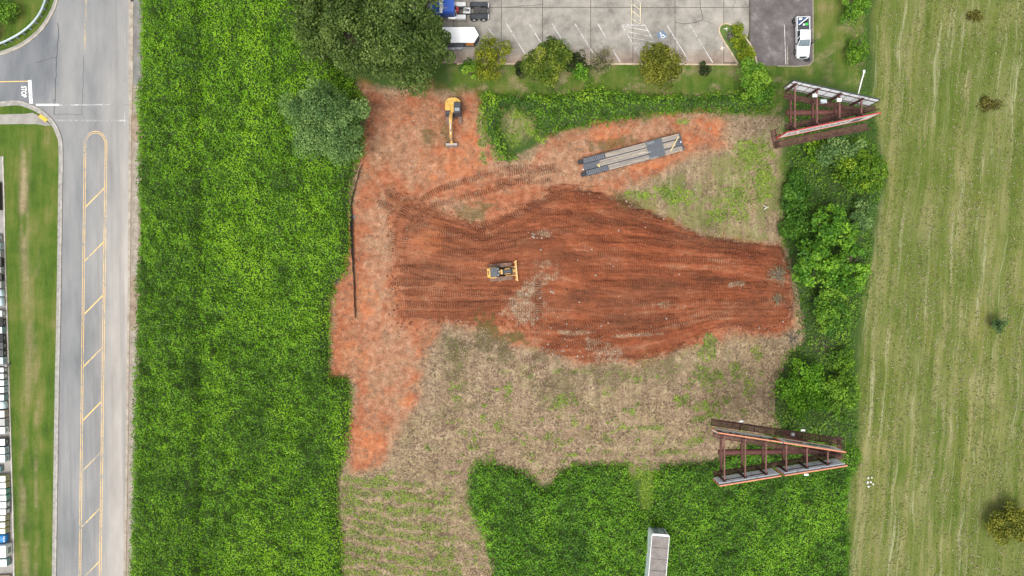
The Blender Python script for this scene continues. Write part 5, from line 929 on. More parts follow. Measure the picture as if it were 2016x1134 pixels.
def cargo_trailer():
    c = P(900, 75, 1.4); t = thing('cargo_trailer', 'white V-nosed enclosed trailer half hidden under the dark tree', 'trailer', (c.x, c.y, .05), 0); X = lambda px: (px - 900) / 13.75; w = 1.08
    roof = [(X(820), -w), (X(934.5), -w), (X(943.5), 0), (X(934.5), w), (X(820), w)]; navy = mat('trailer_navy', (.045, .052, .07), (.03, .035, .05), 1.2, .4)
    b = MB(); b.prism(roof, .55, 2.55); b.build('box_body', navy, t); b = MB(); b.prism([(x + .02, y * 1.02) for x, y in roof], 2.55, 2.66); rf = b.build('roof', mat('roof_white', (.86, .86, .86), (.74, .74, .73), .7, .4), t)
    for px in (850, 880, 908): b = MB(); b.box(X(px), X(px) + .04, -w, w, 2.655, 2.675, 0); b.build('roof_seam', MAT['roof_white'], rf)
    b = MB(); b.box(X(918), X(933), -w - .02, -w, 1.3, 2.3, 0); b.build('side_decal', mat('decal_orange', (.70, .28, .05), (.4, .12, .03), 1.6, .5), t)
    b = MB(); b.box(X(895), X(936), -w - .03, -w, .55, .68, 0); b.build('lower_trim', M_STEEL, t)
    for px in (892, 904):
        for s in (1, -1): wheel(t, X(px), s * (w + .16), .36, .36, .24, s)
    for s in (1, -1): b = MB(); b.box(X(884), X(912), min(s * w, s * (w + .34)), max(s * w, s * (w + .34)), .74, .88, .06); b.build('fender', mat('fender_alu', (.45, .48, .5), (.3, .32, .34), 2, .35, .5), t)
    b = MB(); b.beam((X(934), -.8, .5), (X(962), 0, .5), .1, .14); b.beam((X(934), .8, .5), (X(962), 0, .5), .1, .14); b.cyl((X(962), 0, .5), (X(966), 0, .52), .1, n=10); b.build('tongue', M_STEEL, t)
    b = MB(); b.cyl((X(951), 0, .05), (X(951), 0, 1.0), .05, n=10); b.build('jack', M_WPNT, t)
cargo_trailer()

def box_trailer():
    top = P(1301, 1052, 4.0); ang = R(85.2); L = 13.6; W = 2.52; d = Vector((math.cos(ang), math.sin(ang), 0)); c = top - d * L / 2; t = thing('box_trailer', 'old white box semitrailer with grey roof standing in the vines', 'trailer', (c.x, c.y, .0), ang)
    alu = mat('faded_white_alu', (.82, .88, .90), (.66, .73, .76), .5, .5); b = MB(); b.box(-L / 2, L / 2 - .25, -W / 2, W / 2, 1.05, 3.93, .02)
    nose = [(L / 2 - .25, -W / 2), (L / 2 - .05, -W / 2 + .1), (L / 2, -W / 2 + .3), (L / 2, W / 2 - .3), (L / 2 - .05, W / 2 - .1), (L / 2 - .25, W / 2)]; b.prism(nose, 1.05, 3.96); body = b.build('box_body', alu, t)
    b = MB(); b.box(L / 2 - .0, L / 2 + .02, -W / 2 + .32, W / 2 - .32, 1.1, 3.9, 0); b.build('front_panel', mat('mildewed_panel', (.48, .54, .56), (.06, .075, .08), .9, .6, stretch=(1, 1, .35)), body)
    M_RF = mat('weathered_roof', (.27, .24, .222), (.14, .12, .11), 1.0, .85, bump=.15); x = L / 2 - .32
    while x > -L / 2 + .2:
        x2 = max(x - 1.62, -L / 2 + .06); b = MB(); b.box(x2 + .07, x, -W / 2 + .09, W / 2 - .09, 3.96, 4.0, .008); b.build('roof_panel', M_RF, t); x = x2
    b = MB(); b.box(-L / 2 + .05, L / 2 - .3, -W / 2 + .08, W / 2 - .08, 3.935, 3.955, 0); b.build('roof_deck', M_CHAR, t)
    for s in (1, -1): b = MB(); b.box(-L / 2, L / 2 - .22, s * (W / 2 - .03) - .045, s * (W / 2 - .03) + .045, 3.93, 4.05, .02); b.build('roof_rail', mat('rail_white', (.80, .80, .79), (.66, .66, .64), 1), t)
    b = MB(); b.tube([(L / 2 - .22, -W / 2 + .02, 4.0), (L / 2 - .04, -W / 2 + .14, 4.0), (L / 2 + .0, -W / 2 + .34, 4.0), (L / 2 + .0, W / 2 - .34, 4.0), (L / 2 - .04, W / 2 - .14, 4.0), (L / 2 - .22, W / 2 - .02, 4.0)], .055, 6); b.build('front_rail', MAT['rail_white'], t)
    for k in range(11):
        for s in (1, -1): xx = L / 2 - .6 - k * 1.22; b = MB(); b.box(xx - .02, xx + .02, s * W / 2 - .015, s * W / 2 + .015, 1.1, 3.9, 0); b.build('side_seam', alu, body)
    for k in (0, 1):
        for s in (1, -1): wheel(t, -L / 2 + 1.4 + k * 1.3, s * .95, .5, .5, .5, s)
    for s in (1, -1): b = MB(); b.beam((L / 2 - 2.6, s * .7, 1.05), (L / 2 - 2.6, s * .7, .02), .12); b.build('landing_leg', M_BLK, t)
    b = MB(); b.box(-L / 2 + .2, L / 2 - .6, -.5, .5, .85, 1.05, .02); b.build('chassis', M_BLK, t)
box_trailer()
# ------------------------------------------------------------------ billboards
M_RUST = mat('oxide_red_steel', (.150, .058, .047), (.080, .031, .026), .9, .7); M_RUSTD = mat('oxide_red_dark', (.095, .040, .033), (.048, .021, .018), 1.2, .75)
M_RIBW = mat('panel_back_white', (.84, .87, .88), (.74, .78, .80), .8, .5); M_ORG = mat('orange_trim', (.60, .24, .13), (.44, .17, .09), 2, .5); M_RED = mat('red_trim', (.55, .035, .03), (.40, .03, .03), 2, .45)
def meshplate():
    n = NT('expanded_mesh'); p = n.obj(); w = n.n('ShaderNodeTexChecker'); n.put(w.inputs[0], p); w.inputs['Scale'].default_value = 26; k = n.noise(p, 2, 4)
    b = n.n('ShaderNodeBsdfPrincipled'); n.put(b.inputs['Base Color'], n.ramp(k, [(.35, (.085, .034, .026)), (.65, (.15, .062, .046))])); b.inputs['Roughness'].default_value = .75
    tr = n.n('ShaderNodeBsdfTransparent'); mx = n.n('ShaderNodeMixShader'); n.put(mx.inputs[0], n.math('MULTIPLY_ADD', w.outputs['Fac'], .45, .30)); n.t.links.new(tr.outputs[0], mx.inputs[1]); n.t.links.new(b.outputs[0], mx.inputs[2]); n.t.links.new(mx.outputs[0], n.out.inputs[0]); return n.m
M_MESH = meshplate()
def lerp(a, b, t): return a + (b - a) * t
def panel(t, base, A, B, zt, zb, out, trim, front, backribs, vertical=True):
    """a sign face from top corner A to B (world xy); out = unit normal of the printed side"""
    A = Vector((A.x, A.y, 0)); B = Vector((B.x, B.y, 0)); d = (B - A).normalized(); L = (B - A).length; n = Vector((out[0], out[1], 0)); n = (n - d * n.dot(d)).normalized(); U = Vector((0, 0, 1))
    def blk(name, m, s0, s1, n0, n1, z0, z1, par, bev=0):
        b = MB(base); q = lambda s, k, z: A + d * s + n * k + U * z
        b.hull([q(s0, n0, z0), q(s1, n0, z0), q(s1, n1, z0), q(s0, n1, z0)], [q(s0, n0, z1), q(s1, n0, z1), q(s1, n1, z1), q(s0, n1, z1)]); return b.build(name, m, par)
    sh = blk('sign_face', front, 0, L, .0, .06, zb, zt, t)
    blk('top_trim', trim, -.06, L + .06, *((-.04, .07) if trim == M_RED else (-.06, .10)), zt, zt + .09, sh); blk('bottom_trim', trim, -.06, L + .06, -.06, .10, zb - .1, zb, sh)
    for s in (-.08, L): blk('side_trim', trim, s, s + .08, -.06, .10, zb, zt, sh)
    if backribs == 'h':
        k = 5; blk('backing', M_CHAR, .03, L - .03, -.03, -.004, zb + .03, zt - .03, sh)
        for i in range(k): z0 = zb + .05 + (zt - zb - .1) * i / k; blk('back_slat', M_RIBW, .03, L - .03, -.20, -.034, z0 + .1, z0 + .28, sh) if i < k - 1 or n.y < 0 else None
    elif backribs == 'v':
        k = int(L / 1.22); blk('backing', M_GREYP, .03, L - .03, -.03, -.004, zb + .03, zt - .03, sh)
        for i in range(k): blk('back_panel', M_RIBW, L * i / k + .06, L * (i + 1) / k - .06, -.07, -.034, zb + .04, zt - .04, sh)
    return sh, A, d, n, L
def put(base, sh, A, d, n, name, m, s0, s1, z0, z1, k=.068):
    b = MB(base); q = lambda s, z: A + d * s + n * k + Vector((0, 0, z)); r = lambda s, z: A + d * s + n * .055 + Vector((0, 0, z)); pts = ((s0, z0), (s1, z0), (s1, z1), (s0, z1))
    b.hull([r(*v) for v in pts], [q(*v) for v in pts]); return b.build(name, m, sh)
def walkway(t, base, a, b_, w, z, side, rail=True, posts=6):
    a = Vector((a.x, a.y, z)); b_ = Vector((b_.x, b_.y, z)); d = (b_ - a).normalized(); n = Vector((-d.y, d.x, 0)) * side; L = (b_ - a).length
    m = MB(base); m.hull([a, b_, b_ + n * w, a + n * w], [v + Vector((0, 0, .03)) for v in (a, b_, b_ + n * w, a + n * w)]); wk = m.build('walkway', M_MESH, t)
    m = MB(base)
    for e in (0, w): m.beam(a + n * e, b_ + n * e, .09, .12)
    for i in range(posts + 1): s = a + d * L * i / posts; m.beam(s, s + n * w, .07, .09)
    m.build('walkway_frame', M_RUSTD, wk)
    if rail:
        m = MB(base)
        for i in range(posts + 1): s = a + d * L * i / posts + n * w; m.beam(s, s + Vector((0, 0, 1.05)), .05)
        for hh in (.55, 1.05): m.beam(a + n * w + Vector((0, 0, hh)), b_ + n * w + Vector((0, 0, hh)), .045)
        m.build('railing', M_RUSTD, wk)
    return wk
def lettering(base, args, seed, rows, m, s0, s1, z0, z1):
    r = random.Random(seed); sh, A, d, n, L = args
    for k in range(rows):
        za = z0 + (z1 - z0) * k / rows; zc = z0 + (z1 - z0) * (k + .62) / rows; s = s0
        while s < s1: w = r.uniform(.18, .42); put(base, sh, A, d, n, 'lettering', m, s, min(s + w, s1), za, zc, .072); s += w + (.12 if r.random() < .8 else .4)

def billboard_upper():
    ZT, ZB, ZC = 15.5, 12.4, 11.6; base = P(1618, 226, 11.0); base = Vector((P(1655, 221, 11).x, P(1655, 221, 11).y, 0)); t = thing('billboard', 'rust-red steel V-shaped billboard beside the drive, its upper face seen from behind', 'billboard', base)
    wf = mat('sign_white', (.78, .78, .76), (.66, .66, .64), .8, .5); blackm = mat('sign_black', (.03, .03, .035), (.02, .02, .02), 2, .5); dkt = mat('dark_trim', (.05, .052, .055), (.03, .03, .03), 2, .5)
    A1, B1 = P(1562, 159, ZT), P(1732, 196.5, ZT); A2, B2 = P(1547.5, 261, ZT), P(1733, 221.5, ZT)
    p1 = panel(t, base, A1, B1, ZT, ZB, (0, 1), dkt, wf, 'v'); p2 = panel(t, base, A2, B2, ZT, ZB, (0, -1), M_RED, wf, 'v')
    lettering(base, p2, 3, 2, mat('sign_grey2', (.22, .2, .2), (.1, .1, .1), 2), .8, p2[4] - 3.2, ZB + .9, ZT - .7); put(base, *p2[:4], 'emblem', mat('sign_grey', (.18, .18, .2), (.1, .1, .1), 2), p2[4] - 2.8, p2[4] - 1.4, ZB + .3, ZT - .9)
    # torsion tube on the column, cross beams, uprights and struts
    a, c = P(1548, 222, ZC), P(1690, 221, ZC); b = MB(base); b.cyl(a, c, .36, n=24); b.build('torsion_tube', M_RUST, t)
    cl = MB(base); cl.cyl((base.x, base.y, -.2), (base.x, base.y, ZC - .1), .52, .46, 28); cl.build('column', M_RUST, t)
    def yon(A, B, x): k = (x - A.x) / (B.x - A.x); return A.y + (B.y - A.y) * k
    for i, px in enumerate((1554, 1597.5, 1642, 1685)):
        x = P(px, 0, ZC).x; y1, y2 = yon(A1, B1, x) - .30, yon(A2, B2, x) + .30; b = MB(base); b.beam((x, y1, ZC + .35), (x, y2, ZC + .35), .28, .3); b.build('cross_beam', M_RUST, t)
        x = P(px + 11.5, 0, ZT - .6).x; y1, y2 = yon(A1, B1, x) - .34, yon(A2, B2, x) + .34; b = MB(base); b.beam((x, y1 + .1, ZT - .7), (x, y2 - .1, ZT - .7), .17, .17); b.build('stringer', mat('stringer_steel', (.20, .088, .072), (.12, .05, .042), 1, .65), t)
        for yy, s in ((y1, 1), (y2, -1)):
            b = MB(base); b.beam((x, yy + s * .1, ZC + .2), (x, yy + s * .1, ZT - .15), .20, .24); b.build('upright', M_RUSTD, t)
    for k, (A, B, s) in enumerate(((A1, B1, -1), (A2, B2, 1))):
        for zz in (ZB + .6, ZT - .65):
            b = MB(base); d = (B - A).normalized(); n = Vector((0, s, 0)); b.beam(Vector((A.x, A.y, zz)) + n * .16, Vector((B.x, B.y, zz)) + n * .16, .07, .12); b.build('face_stringer', M_RUSTD, t)
    walkway(t, base, P(1545, 184, ZC + .5), P(1702, 215, ZC + .5), .62, ZC + .5, -1, True); walkway(t, base, P(1545, 246, ZC + .6), P(1722, 208, ZC + .6), .66, ZC + .6, -1, True)
    walkway(t, base, P(1523, 280, ZC), P(1706, 243, ZC), .82, ZC, -1, True, 6); walkway(t, base, P(1517, 257, ZC), P(1524, 291, ZC), .62, ZC, 1, True, 3)
    for px, py in ((1604, 188), (1652, 197)): b = MB(base); q = P(px, py, ZT - .4); b.box(q.x - .28, q.x + .28, q.y - .2, q.y + .2, ZT - .55, ZT - .25, .05); b.build('control_box', M_WPNT, t)
    b = MB(base); q = P(1621, 200, ZC + .8); b.box(q.x - .42, q.x + .42, q.y - .28, q.y + .28, ZC + .75, ZC + 1.0, .08); b.build('equipment_cabinet', mat('cabinet_grey', (.52, .58, .6), (.42, .47, .49), 2), t)
    b = MB(base); b.tube([P(1689, 188, ZB + .2), P(1696, 160, ZB + .4), P(1701, 143, ZB + .5)], .075, 8); la = b.build('light_arm', M_WPNT, t); b = MB(base); q = P(1701, 141, ZB + .5); b.box(q.x - .13, q.x + .13, q.y - .2, q.y + .2, ZB + .42, ZB + .62, .04); b.build('lamp_head', M_WPNT, la)
billboard_upper()
def billboard_lower():
    ZT, ZB, ZC = 15.5, 12.5, 11.6; base = Vector((P(1612, 888, 11).x, P(1612, 888, 11).y, 0)); t = thing('billboard', 'rust-red steel V-shaped billboard with orange-trimmed double panels over the vines', 'billboard', base)
    wf = MAT['sign_white']; blackm = MAT['sign_black']; grn = mat('sign_green', (.08, .25, .12), (.05, .16, .08), 2)
    TL = [(P(1415.5, 852.5, ZT), P(1536, 870.5, ZT)), (P(1543.5, 872, ZT), P(1664.5, 890.5, ZT))]; BL = [(P(1417.5, 956, ZT), P(1537, 936.5, ZT)), (P(1546, 935.5, ZT), P(1667, 916.5, ZT))]
    a = panel(t, base, *TL[0], ZT, ZB, (0, 1), M_ORG, blackm, 'h'); put(base, *a[:4], 'white_band', wf, .1, a[4] - .1, ZB + .06, ZB + 1.15); lettering(base, a, 5, 1, wf, .8, a[4] - 1, ZB + 1.5, ZB + 2.3)
    c = panel(t, base, *TL[1], ZT, ZB, (0, 1), M_ORG, wf, 'h'); lettering(base, c, 7, 2, blackm, .7, c[4] - .9, ZB + .7, ZT - .6); put(base, *c[:4], 'red_mark', M_RED, 1.5, 3.0, ZB + 1.2, ZB + 1.7, .074); put(base, *c[:4], 'green_mark', grn, 3.8, 5.0, ZB + .8, ZB + 1.6, .074)
    for A, B in BL: panel(t, base, A, B, ZT, ZB, (0, -1), M_ORG, wf, 'h')
    b = MB(base); b.cyl(P(1414.5, 890.5, ZC), P(1648, 887, ZC), .37, n=24); b.build('torsion_tube', M_RUST, t); b = MB(base); b.cyl((base.x, base.y, -.2), (base.x, base.y, ZC - .1), .55, .48, 28); b.build('column', M_RUST, t)
    A1, B1 = TL[0][0], TL[1][1]; A2, B2 = BL[0][0], BL[1][1]
    def yon(A, B, x): k = (x - A.x) / (B.x - A.x); return A.y + (B.y - A.y) * k
    for px in (1418, 1459, 1500, 1540, 1581, 1622):
        x = P(px, 0, ZC).x; y1, y2 = yon(A1, B1, x) - .35, yon(A2, B2, x) + .35; b = MB(base); b.beam((x, y1, ZC + .36), (x, y2, ZC + .36), .27, .3); b.build('cross_beam', M_RUST, t)
        x = P(px + 9, 0, ZT - .6).x; y1, y2 = yon(A1, B1, x) - .36, yon(A2, B2, x) + .36; b = MB(base); b.beam((x, y1 + .1, ZT - .8), (x, y2 - .1, ZT - .8), .16, .17); b.build('stringer', MAT['stringer_steel'], t)
        for yy, s in ((y1, 1), (y2, -1)): b = MB(base); b.beam((x, yy + s * .1, ZC + .2), (x, yy + s * .1, ZT - .5), .2, .24); b.build('upright', M_RUSTD, t)
    for A, B in BL:
        for zz in (ZB + 1.5,): b = MB(base); b.beam(Vector((lerp(A, B, .12).x, lerp(A, B, .12).y + .16, zz)), Vector((lerp(A, B, .86).x, lerp(A, B, .86).y + .16, zz)), .08, .16); b.build('face_stringer', M_RUSTD, t)
        for k in (.22, .62): q = lerp(A, B, k); b = MB(base); b.beam((q.x, q.y + .12, ZB + .05), (q.x, q.y + .12, ZT - .1), .12, .06, (0, 1, 0)); b.build('face_batten', mat('batten_grey', (.25, .27, .28), (.17, .18, .19), 2), t)
    walkway(t, base, P(1399, 837, ZC), P(1655, 875.5, ZC), .82, ZC, 1, True, 6); walkway(t, base, P(1403, 860, ZC + .6), P(1652, 904, ZC + .6), .56, ZC + .6, 1, True, 6); walkway(t, base, P(1406, 938, ZC + .5), P(1655, 899, ZC + .5), .6, ZC + .5, 1, True, 6); walkway(t, base, P(1646, 861, ZC), P(1652, 905, ZC), .5, ZC, 1, True, 3)
    for (px, py, z0), (qx, qy, z1) in (((1456, 848, ZC), (1459, 829.5, ZC + .5)), ((1578, 868, ZC), (1580.5, 847, ZC + .5)), ((1585, 922, ZC), (1587, 934, ZC + .4))):
        b = MB(base); b.tube([P(px, py, z0), P(qx, qy, z1)], .05, 6); la = b.build('light_arm', M_RUSTD, t); b = MB(base); q = P(qx, qy, z1); b.box(q.x - .28, q.x + .28, q.y - .13, q.y + .13, z1 - .05, z1 + .15, .05); b.build('lamp_head', M_WPNT, la)
    b = MB(base); q = P(1560, 855, ZC + .2); b.box(q.x - .2, q.x + .2, q.y - .18, q.y + .18, ZC + .05, ZC + .5, .03); b.build('control_box', mat('cabinet_grey', (.52, .58, .6)), t)
billboard_lower()

# ------------------------------------------------------------------ silt fence
def silt_fence():
    path = smooth_path([(712, 326), (704, 352), (697, 378), (692, 402), (692, 425), (692, 450), (694, 490), (696, 530), (697, 570), (698.5, 600), (700, 626)], 5); wid = np.interp(np.linspace(0, 1, len(path)), [0, .15, .28, .33, .42, .5, .62, .75, .9, 1], [.10, .22, .3, .12, .55, .5, .42, .25, .3, .2])
    p0 = P(*path[0]); t = thing('silt_fence', 'sagging black silt fence between the bright vines and the soil', 'fence', (p0.x, p0.y, 0)); b = MB(p0); rings = []; r = random.Random(2)
    for (x, y), w in zip(path, wid): g = gh(x, y); q = P(x, y); e = r.uniform(-.05, .05); rings.append([(q.x - w / 2 + e, q.y, g - .05), (q.x - w * .1 + e, q.y, g + .32), (q.x + w / 2 + e, q.y, g + .62), (q.x + w / 2 + .03 + e, q.y, g + .6), (q.x - w * .1 + .03 + e, q.y, g + .30), (q.x - w / 2 + .03 + e, q.y, g - .05)])
    b.loft(rings); b.build('fabric', mat('black_fabric', (.020, .020, .023), (.010, .010, .011), 3, .6), t)
    for i in range(0, len(path), 5): x, y = path[i]; q = P(x, y); g = gh(x, y); b = MB(p0); b.beam((q.x - .05, q.y, g - .1), (q.x + .1, q.y, g + .8), .045); b.build('stake', mat('stake_wood', (.25, .2, .15), (.14, .11, .08), 3), t)
    b = MB(p0); q = P(696, 427); g = gh(696, 427); b.hull([Vector((q.x - .1, q.y + .35, g + .1)), Vector((q.x + .38, q.y + .1, g + .06)), Vector((q.x - .05, q.y - .35, g + .1))], [Vector((q.x - .1, q.y + .35, g + .14)), Vector((q.x + .38, q.y + .1, g + .1)), Vector((q.x - .05, q.y - .35, g + .14))]); b.build('torn_flap', mat('grey_fabric', (.16, .165, .19), (.1, .1, .12), 3), t)
silt_fence()

# ------------------------------------------------------------------ guard rail, small posts, drains, litter
def guard_rail():
    path = smooth_path([(104, -60), (100, -20), (95, 5), (86, 28), (70, 50), (50, 67), (28, 80), (8, 89), (-20, 97), (-90, 105)], 5); p0 = P(*path[0]); t = thing('guard_rail', 'curved steel guard rail around the top left corner lawn', 'guard rail', (p0.x, p0.y, 0)); m = mat('galvanised', (.46, .54, .58), (.34, .40, .43), 2, .45, .4); b = MB(p0); rings = []
    for l, r_, _, _ in ribbon(path, -.10, .10, 0, 0):
        c = (l + r_) / 2; n = (r_ - l).normalized(); rings.append([c + n * k + Vector((0, 0, z)) for k, z in ((-.10, .50), (.02, .56), (-.10, .63), (.02, .70), (-.10, .78), (-.14, .80), (-.08, .70), (-.14, .63), (-.08, .56), (-.14, .48))])
    b.loft(rings); b.build('rail', m, t); b = MB(p0); b.loft(ribbon(path, -.07, .12, .735, .80)); b.build('rail_top', m, t)
    for i in range(1, len(path), 3): q = P(*path[i]); b = MB(p0); b.box(q.x - .12, q.x + .12, q.y - .10, q.y + .10, -.1, .72, .01); b.build('post', mat('post_steel', (.30, .34, .36), (.2, .23, .25), 3), t)
guard_rail()
o = thing('storm_drain', 'dark storm drain inlet at the top of the road kerb', 'drain', P(260, 1, .06)); b = MB(); b.box(-.22, .22, -.16, .16, 0, .03, .01); b.build('grate_frame', mat('cast_iron', (.06, .055, .05), (.03, .03, .03), 3), o)
for k in range(4): b = MB(); b.box(-.18 + k * .1, -.12 + k * .1, -.13, .13, .028, .045, 0); b.build('bar', MAT['cast_iron'], o)
def marker(name, label, px, py, h, arms): 
    z = gh(px, py) if px > 640 else .1; o = thing(name, label, 'post', P(px, py, z)); b = MB(); b.cyl((0, 0, -.1), (0, 0, h), .05, n=10); b.build('pipe', M_WPNT, o); b = MB(); b.cyl((0, 0, h), (0, 0, h + .07), .09, n=12); b.build('cap', mat('cap_yellow', (.72, .66, .35), (.6, .5, .25), 3), o)
    for ax, ay in arms: b = MB(); b.tube([(0, 0, h * .6), (ax, ay, h * .35)], .04, 6); b.build('arm', M_WPNT, o)
marker('marker_pipe', 'white capped pipe with side arms in the grass near the red fill', 1508, 409, .7, ((-.42, .30), (-.36, -.28)))
marker('marker_pipe', 'white forked pipe on the tip of the planted island', 1428, 58, .5, ((.32, .10), (.22, -.24), (-.3, .05)))
o = thing('bollard', 'short grey post at the yard edge in the left lawn', 'bollard', P(18.5, 718.5, 0)); b = MB(); b.cyl((0, 0, 0), (0, 0, .75), .20, .18, 16); b.build('post', mat('post_grey', (.34, .31, .30), (.22, .2, .19), 3), o); b = MB(); b.cyl((0, 0, .75), (0, 0, .82), .22, .12, 16); b.build('cap', MAT['post_grey'], o); b = MB(); b.cyl((-1.1, 0, .32), (0, 0, .32), .12, n=12); b.build('pipe', mat('pipe_grey', (.46, .45, .42), (.35, .34, .3), 3), o)
for i, (px, py, r_, lb_) in enumerate(((1709, 941, 2.6, 'topmost of the white scraps lying in the mown field'), (1716, 940, 2.2, 'small white scrap right of the topmost one in the field'), (1708, 950, 3.0, 'leftmost of the white scraps lying in the mown field'), (1714, 949, 2.6, 'white scrap in the middle of the litter in the field'), (1719, 953, 2.4, 'rightmost of the white scraps lying in the mown field'), (1709.5, 958, 2.8, 'lowest and largest white scrap in the mown field'))):
    r = random.Random(i); o = thing('paper_scrap', lb_, 'litter', P(px, py, .05), r.uniform(0, 3), 'white scraps in the mown field'); k = 6; ring = [(r_ / K * r.uniform(.45, .9) * math.cos(2 * PI * j / k), r_ / K * r.uniform(.6, 1.2) * math.sin(2 * PI * j / k)) for j in range(k)]; b = MB(); b.hull([Vector((x, y, r.uniform(0, .03))) for x, y in ring], [Vector((x, y, r.uniform(.04, .09))) for x, y in ring]); b.build('sheet', mat('paper', (.62, .63, .60), (.5, .5, .48), 2), o)
b = MB(); q = [(1421, 91), (1426, 93), (1423, 99), (1417.5, 97)]; b.hull([P(*v, .05) for v in q], [P(*v, .062) for v in q]); tag(b.build('drain_cover', mat('pale_cover', (.60, .52, .42), (.48, .40, .32), 2)), 'small pale square cover on the concrete beside the planted island', 'drain cover')

# ------------------------------------------------------------------ goods in the storage yard: every stack its own thing
SLAT = mat('crate_wood', (.40, .385, .36), (.25, .235, .22), 2, .8, stretch=(1, 5, 1)); PBLUE = mat('pale_blue_wrap', (.62, .72, .76), (.48, .58, .62), 1.5, .35); CWHITE = mat('carton_white', (.80, .80, .79), (.70, .70, .69), 1.2, .6); CBLACK = mat('carton_black', (.028, .028, .030), (.015, .015, .016), 2, .5)
SIDE = dict(g=mat('side_grey', (.36, .37, .36), (.22, .23, .22), 3), b=mat('side_blue', (.44, .56, .60), (.34, .45, .49), 3), t=mat('side_teal', (.20, .36, .36), (.12, .24, .25), 3), y=mat('side_yellow', (.52, .47, .20), (.38, .34, .13), 2.5), n=mat('side_green', (.14, .42, .28), (.09, .3, .2), 3), o=mat('side_tan', (.48, .38, .28), (.34, .26, .18), 3), k=CBLACK, w=CWHITE)
def goods(name, label, cat, y0, y1, xr, h, top, side, kind, group=None):
    """one stack: its right foot edge at photo x = xr; it runs on to the left out of the picture"""
    a, c = P(xr, y0), P(xr, y1); L = 1.9; d = abs(a.y - c.y) - .06; o = thing(name, label, cat, (a.x - L / 2, (a.y + c.y) / 2, .03), R(1.2), group); b = MB()
    for k in (-.8, 0, .72): b.box(k - .06, k + .06, -d / 2, d / 2, 0, .09, 0)
    b.box(-L / 2, L / 2, -d / 2, d / 2, .09, .12, 0); b.build('pallet', mat('pallet_wood', (.30, .24, .17), (.18, .14, .1), 3), o)
    if kind == 'carton':
        b = MB(); b.box(-L / 2 + .02, L / 2 - .02, -d / 2 + .02, d / 2 - .02, .12, h - .04, .03); bd = b.build('carton', side, o); b = MB(); b.box(-L / 2 + .01, L / 2 - .01, -d / 2 + .01, d / 2 - .01, h - .04, h, .02); b.build('top_sheet', top, o)
        for k in (-.45, .25): b = MB(); b.box(k - .02, k + .02, -d / 2 + .0, d / 2 - .0, h - .01, h + .008, 0); b.build('strap', SIDE['g'], bd)
        b = MB(); b.box(L / 2 - .022, L / 2 - .012, -d * .25, d * .25, .35, h * .7, 0); b.build('side_label', SIDE['g'] if side != SIDE['g'] else CWHITE, bd)
    elif kind == 'bag':
        b = MB(); r = random.Random(y0); rings = []
        for z, k in ((.12, .92), (.3, 1.0), (h * .7, .98), (h * .92, .86), (h, .55)): rings.append([((L / 2 - .03) * k * sx + r.uniform(-.03, .03), (d / 2 - .01) * k * sy + r.uniform(-.02, .02), z + r.uniform(-.03, .03)) for sx, sy in ((1, -.6), (1, .6), (.85, 1), (-.85, 1), (-1, .6), (-1, -.6), (-.85, -1), (.85, -1))])
        b.loft(rings); b.build('wrap', top, o, 60)
        if side == 'text':
            for k in range(4): b = MB(); b.box(L / 2 - .35 - .0, L / 2 - .12, -d * .32 + k * d * .18, -d * .32 + k * d * .18 + d * .09, h - .16, h - .02, .02); b.build('print', CWHITE, o)
    else:
        n = max(3, int(d / .16))
        for k in range(n): y = -d / 2 + d * (k + .5) / n; b = MB(); b.box(-L / 2, L / 2, y - d / n * .4, y + d / n * .4, h - .05, h, .01); b.build('slat', top, o)
        b = MB(); b.box(-L / 2 + .03, L / 2 - .03, -d / 2 + .03, d / 2 - .03, .12, h - .06, 0); b.build('crate_body', side, o); b = MB()
        for sx in (-L / 2 + .03, L / 2 - .03):
            for sy in (-d / 2 + .03, d / 2 - .03): b.beam((sx, sy, .12), (sx, sy, h - .05), .06)
        b.build('corner_posts', top, o)
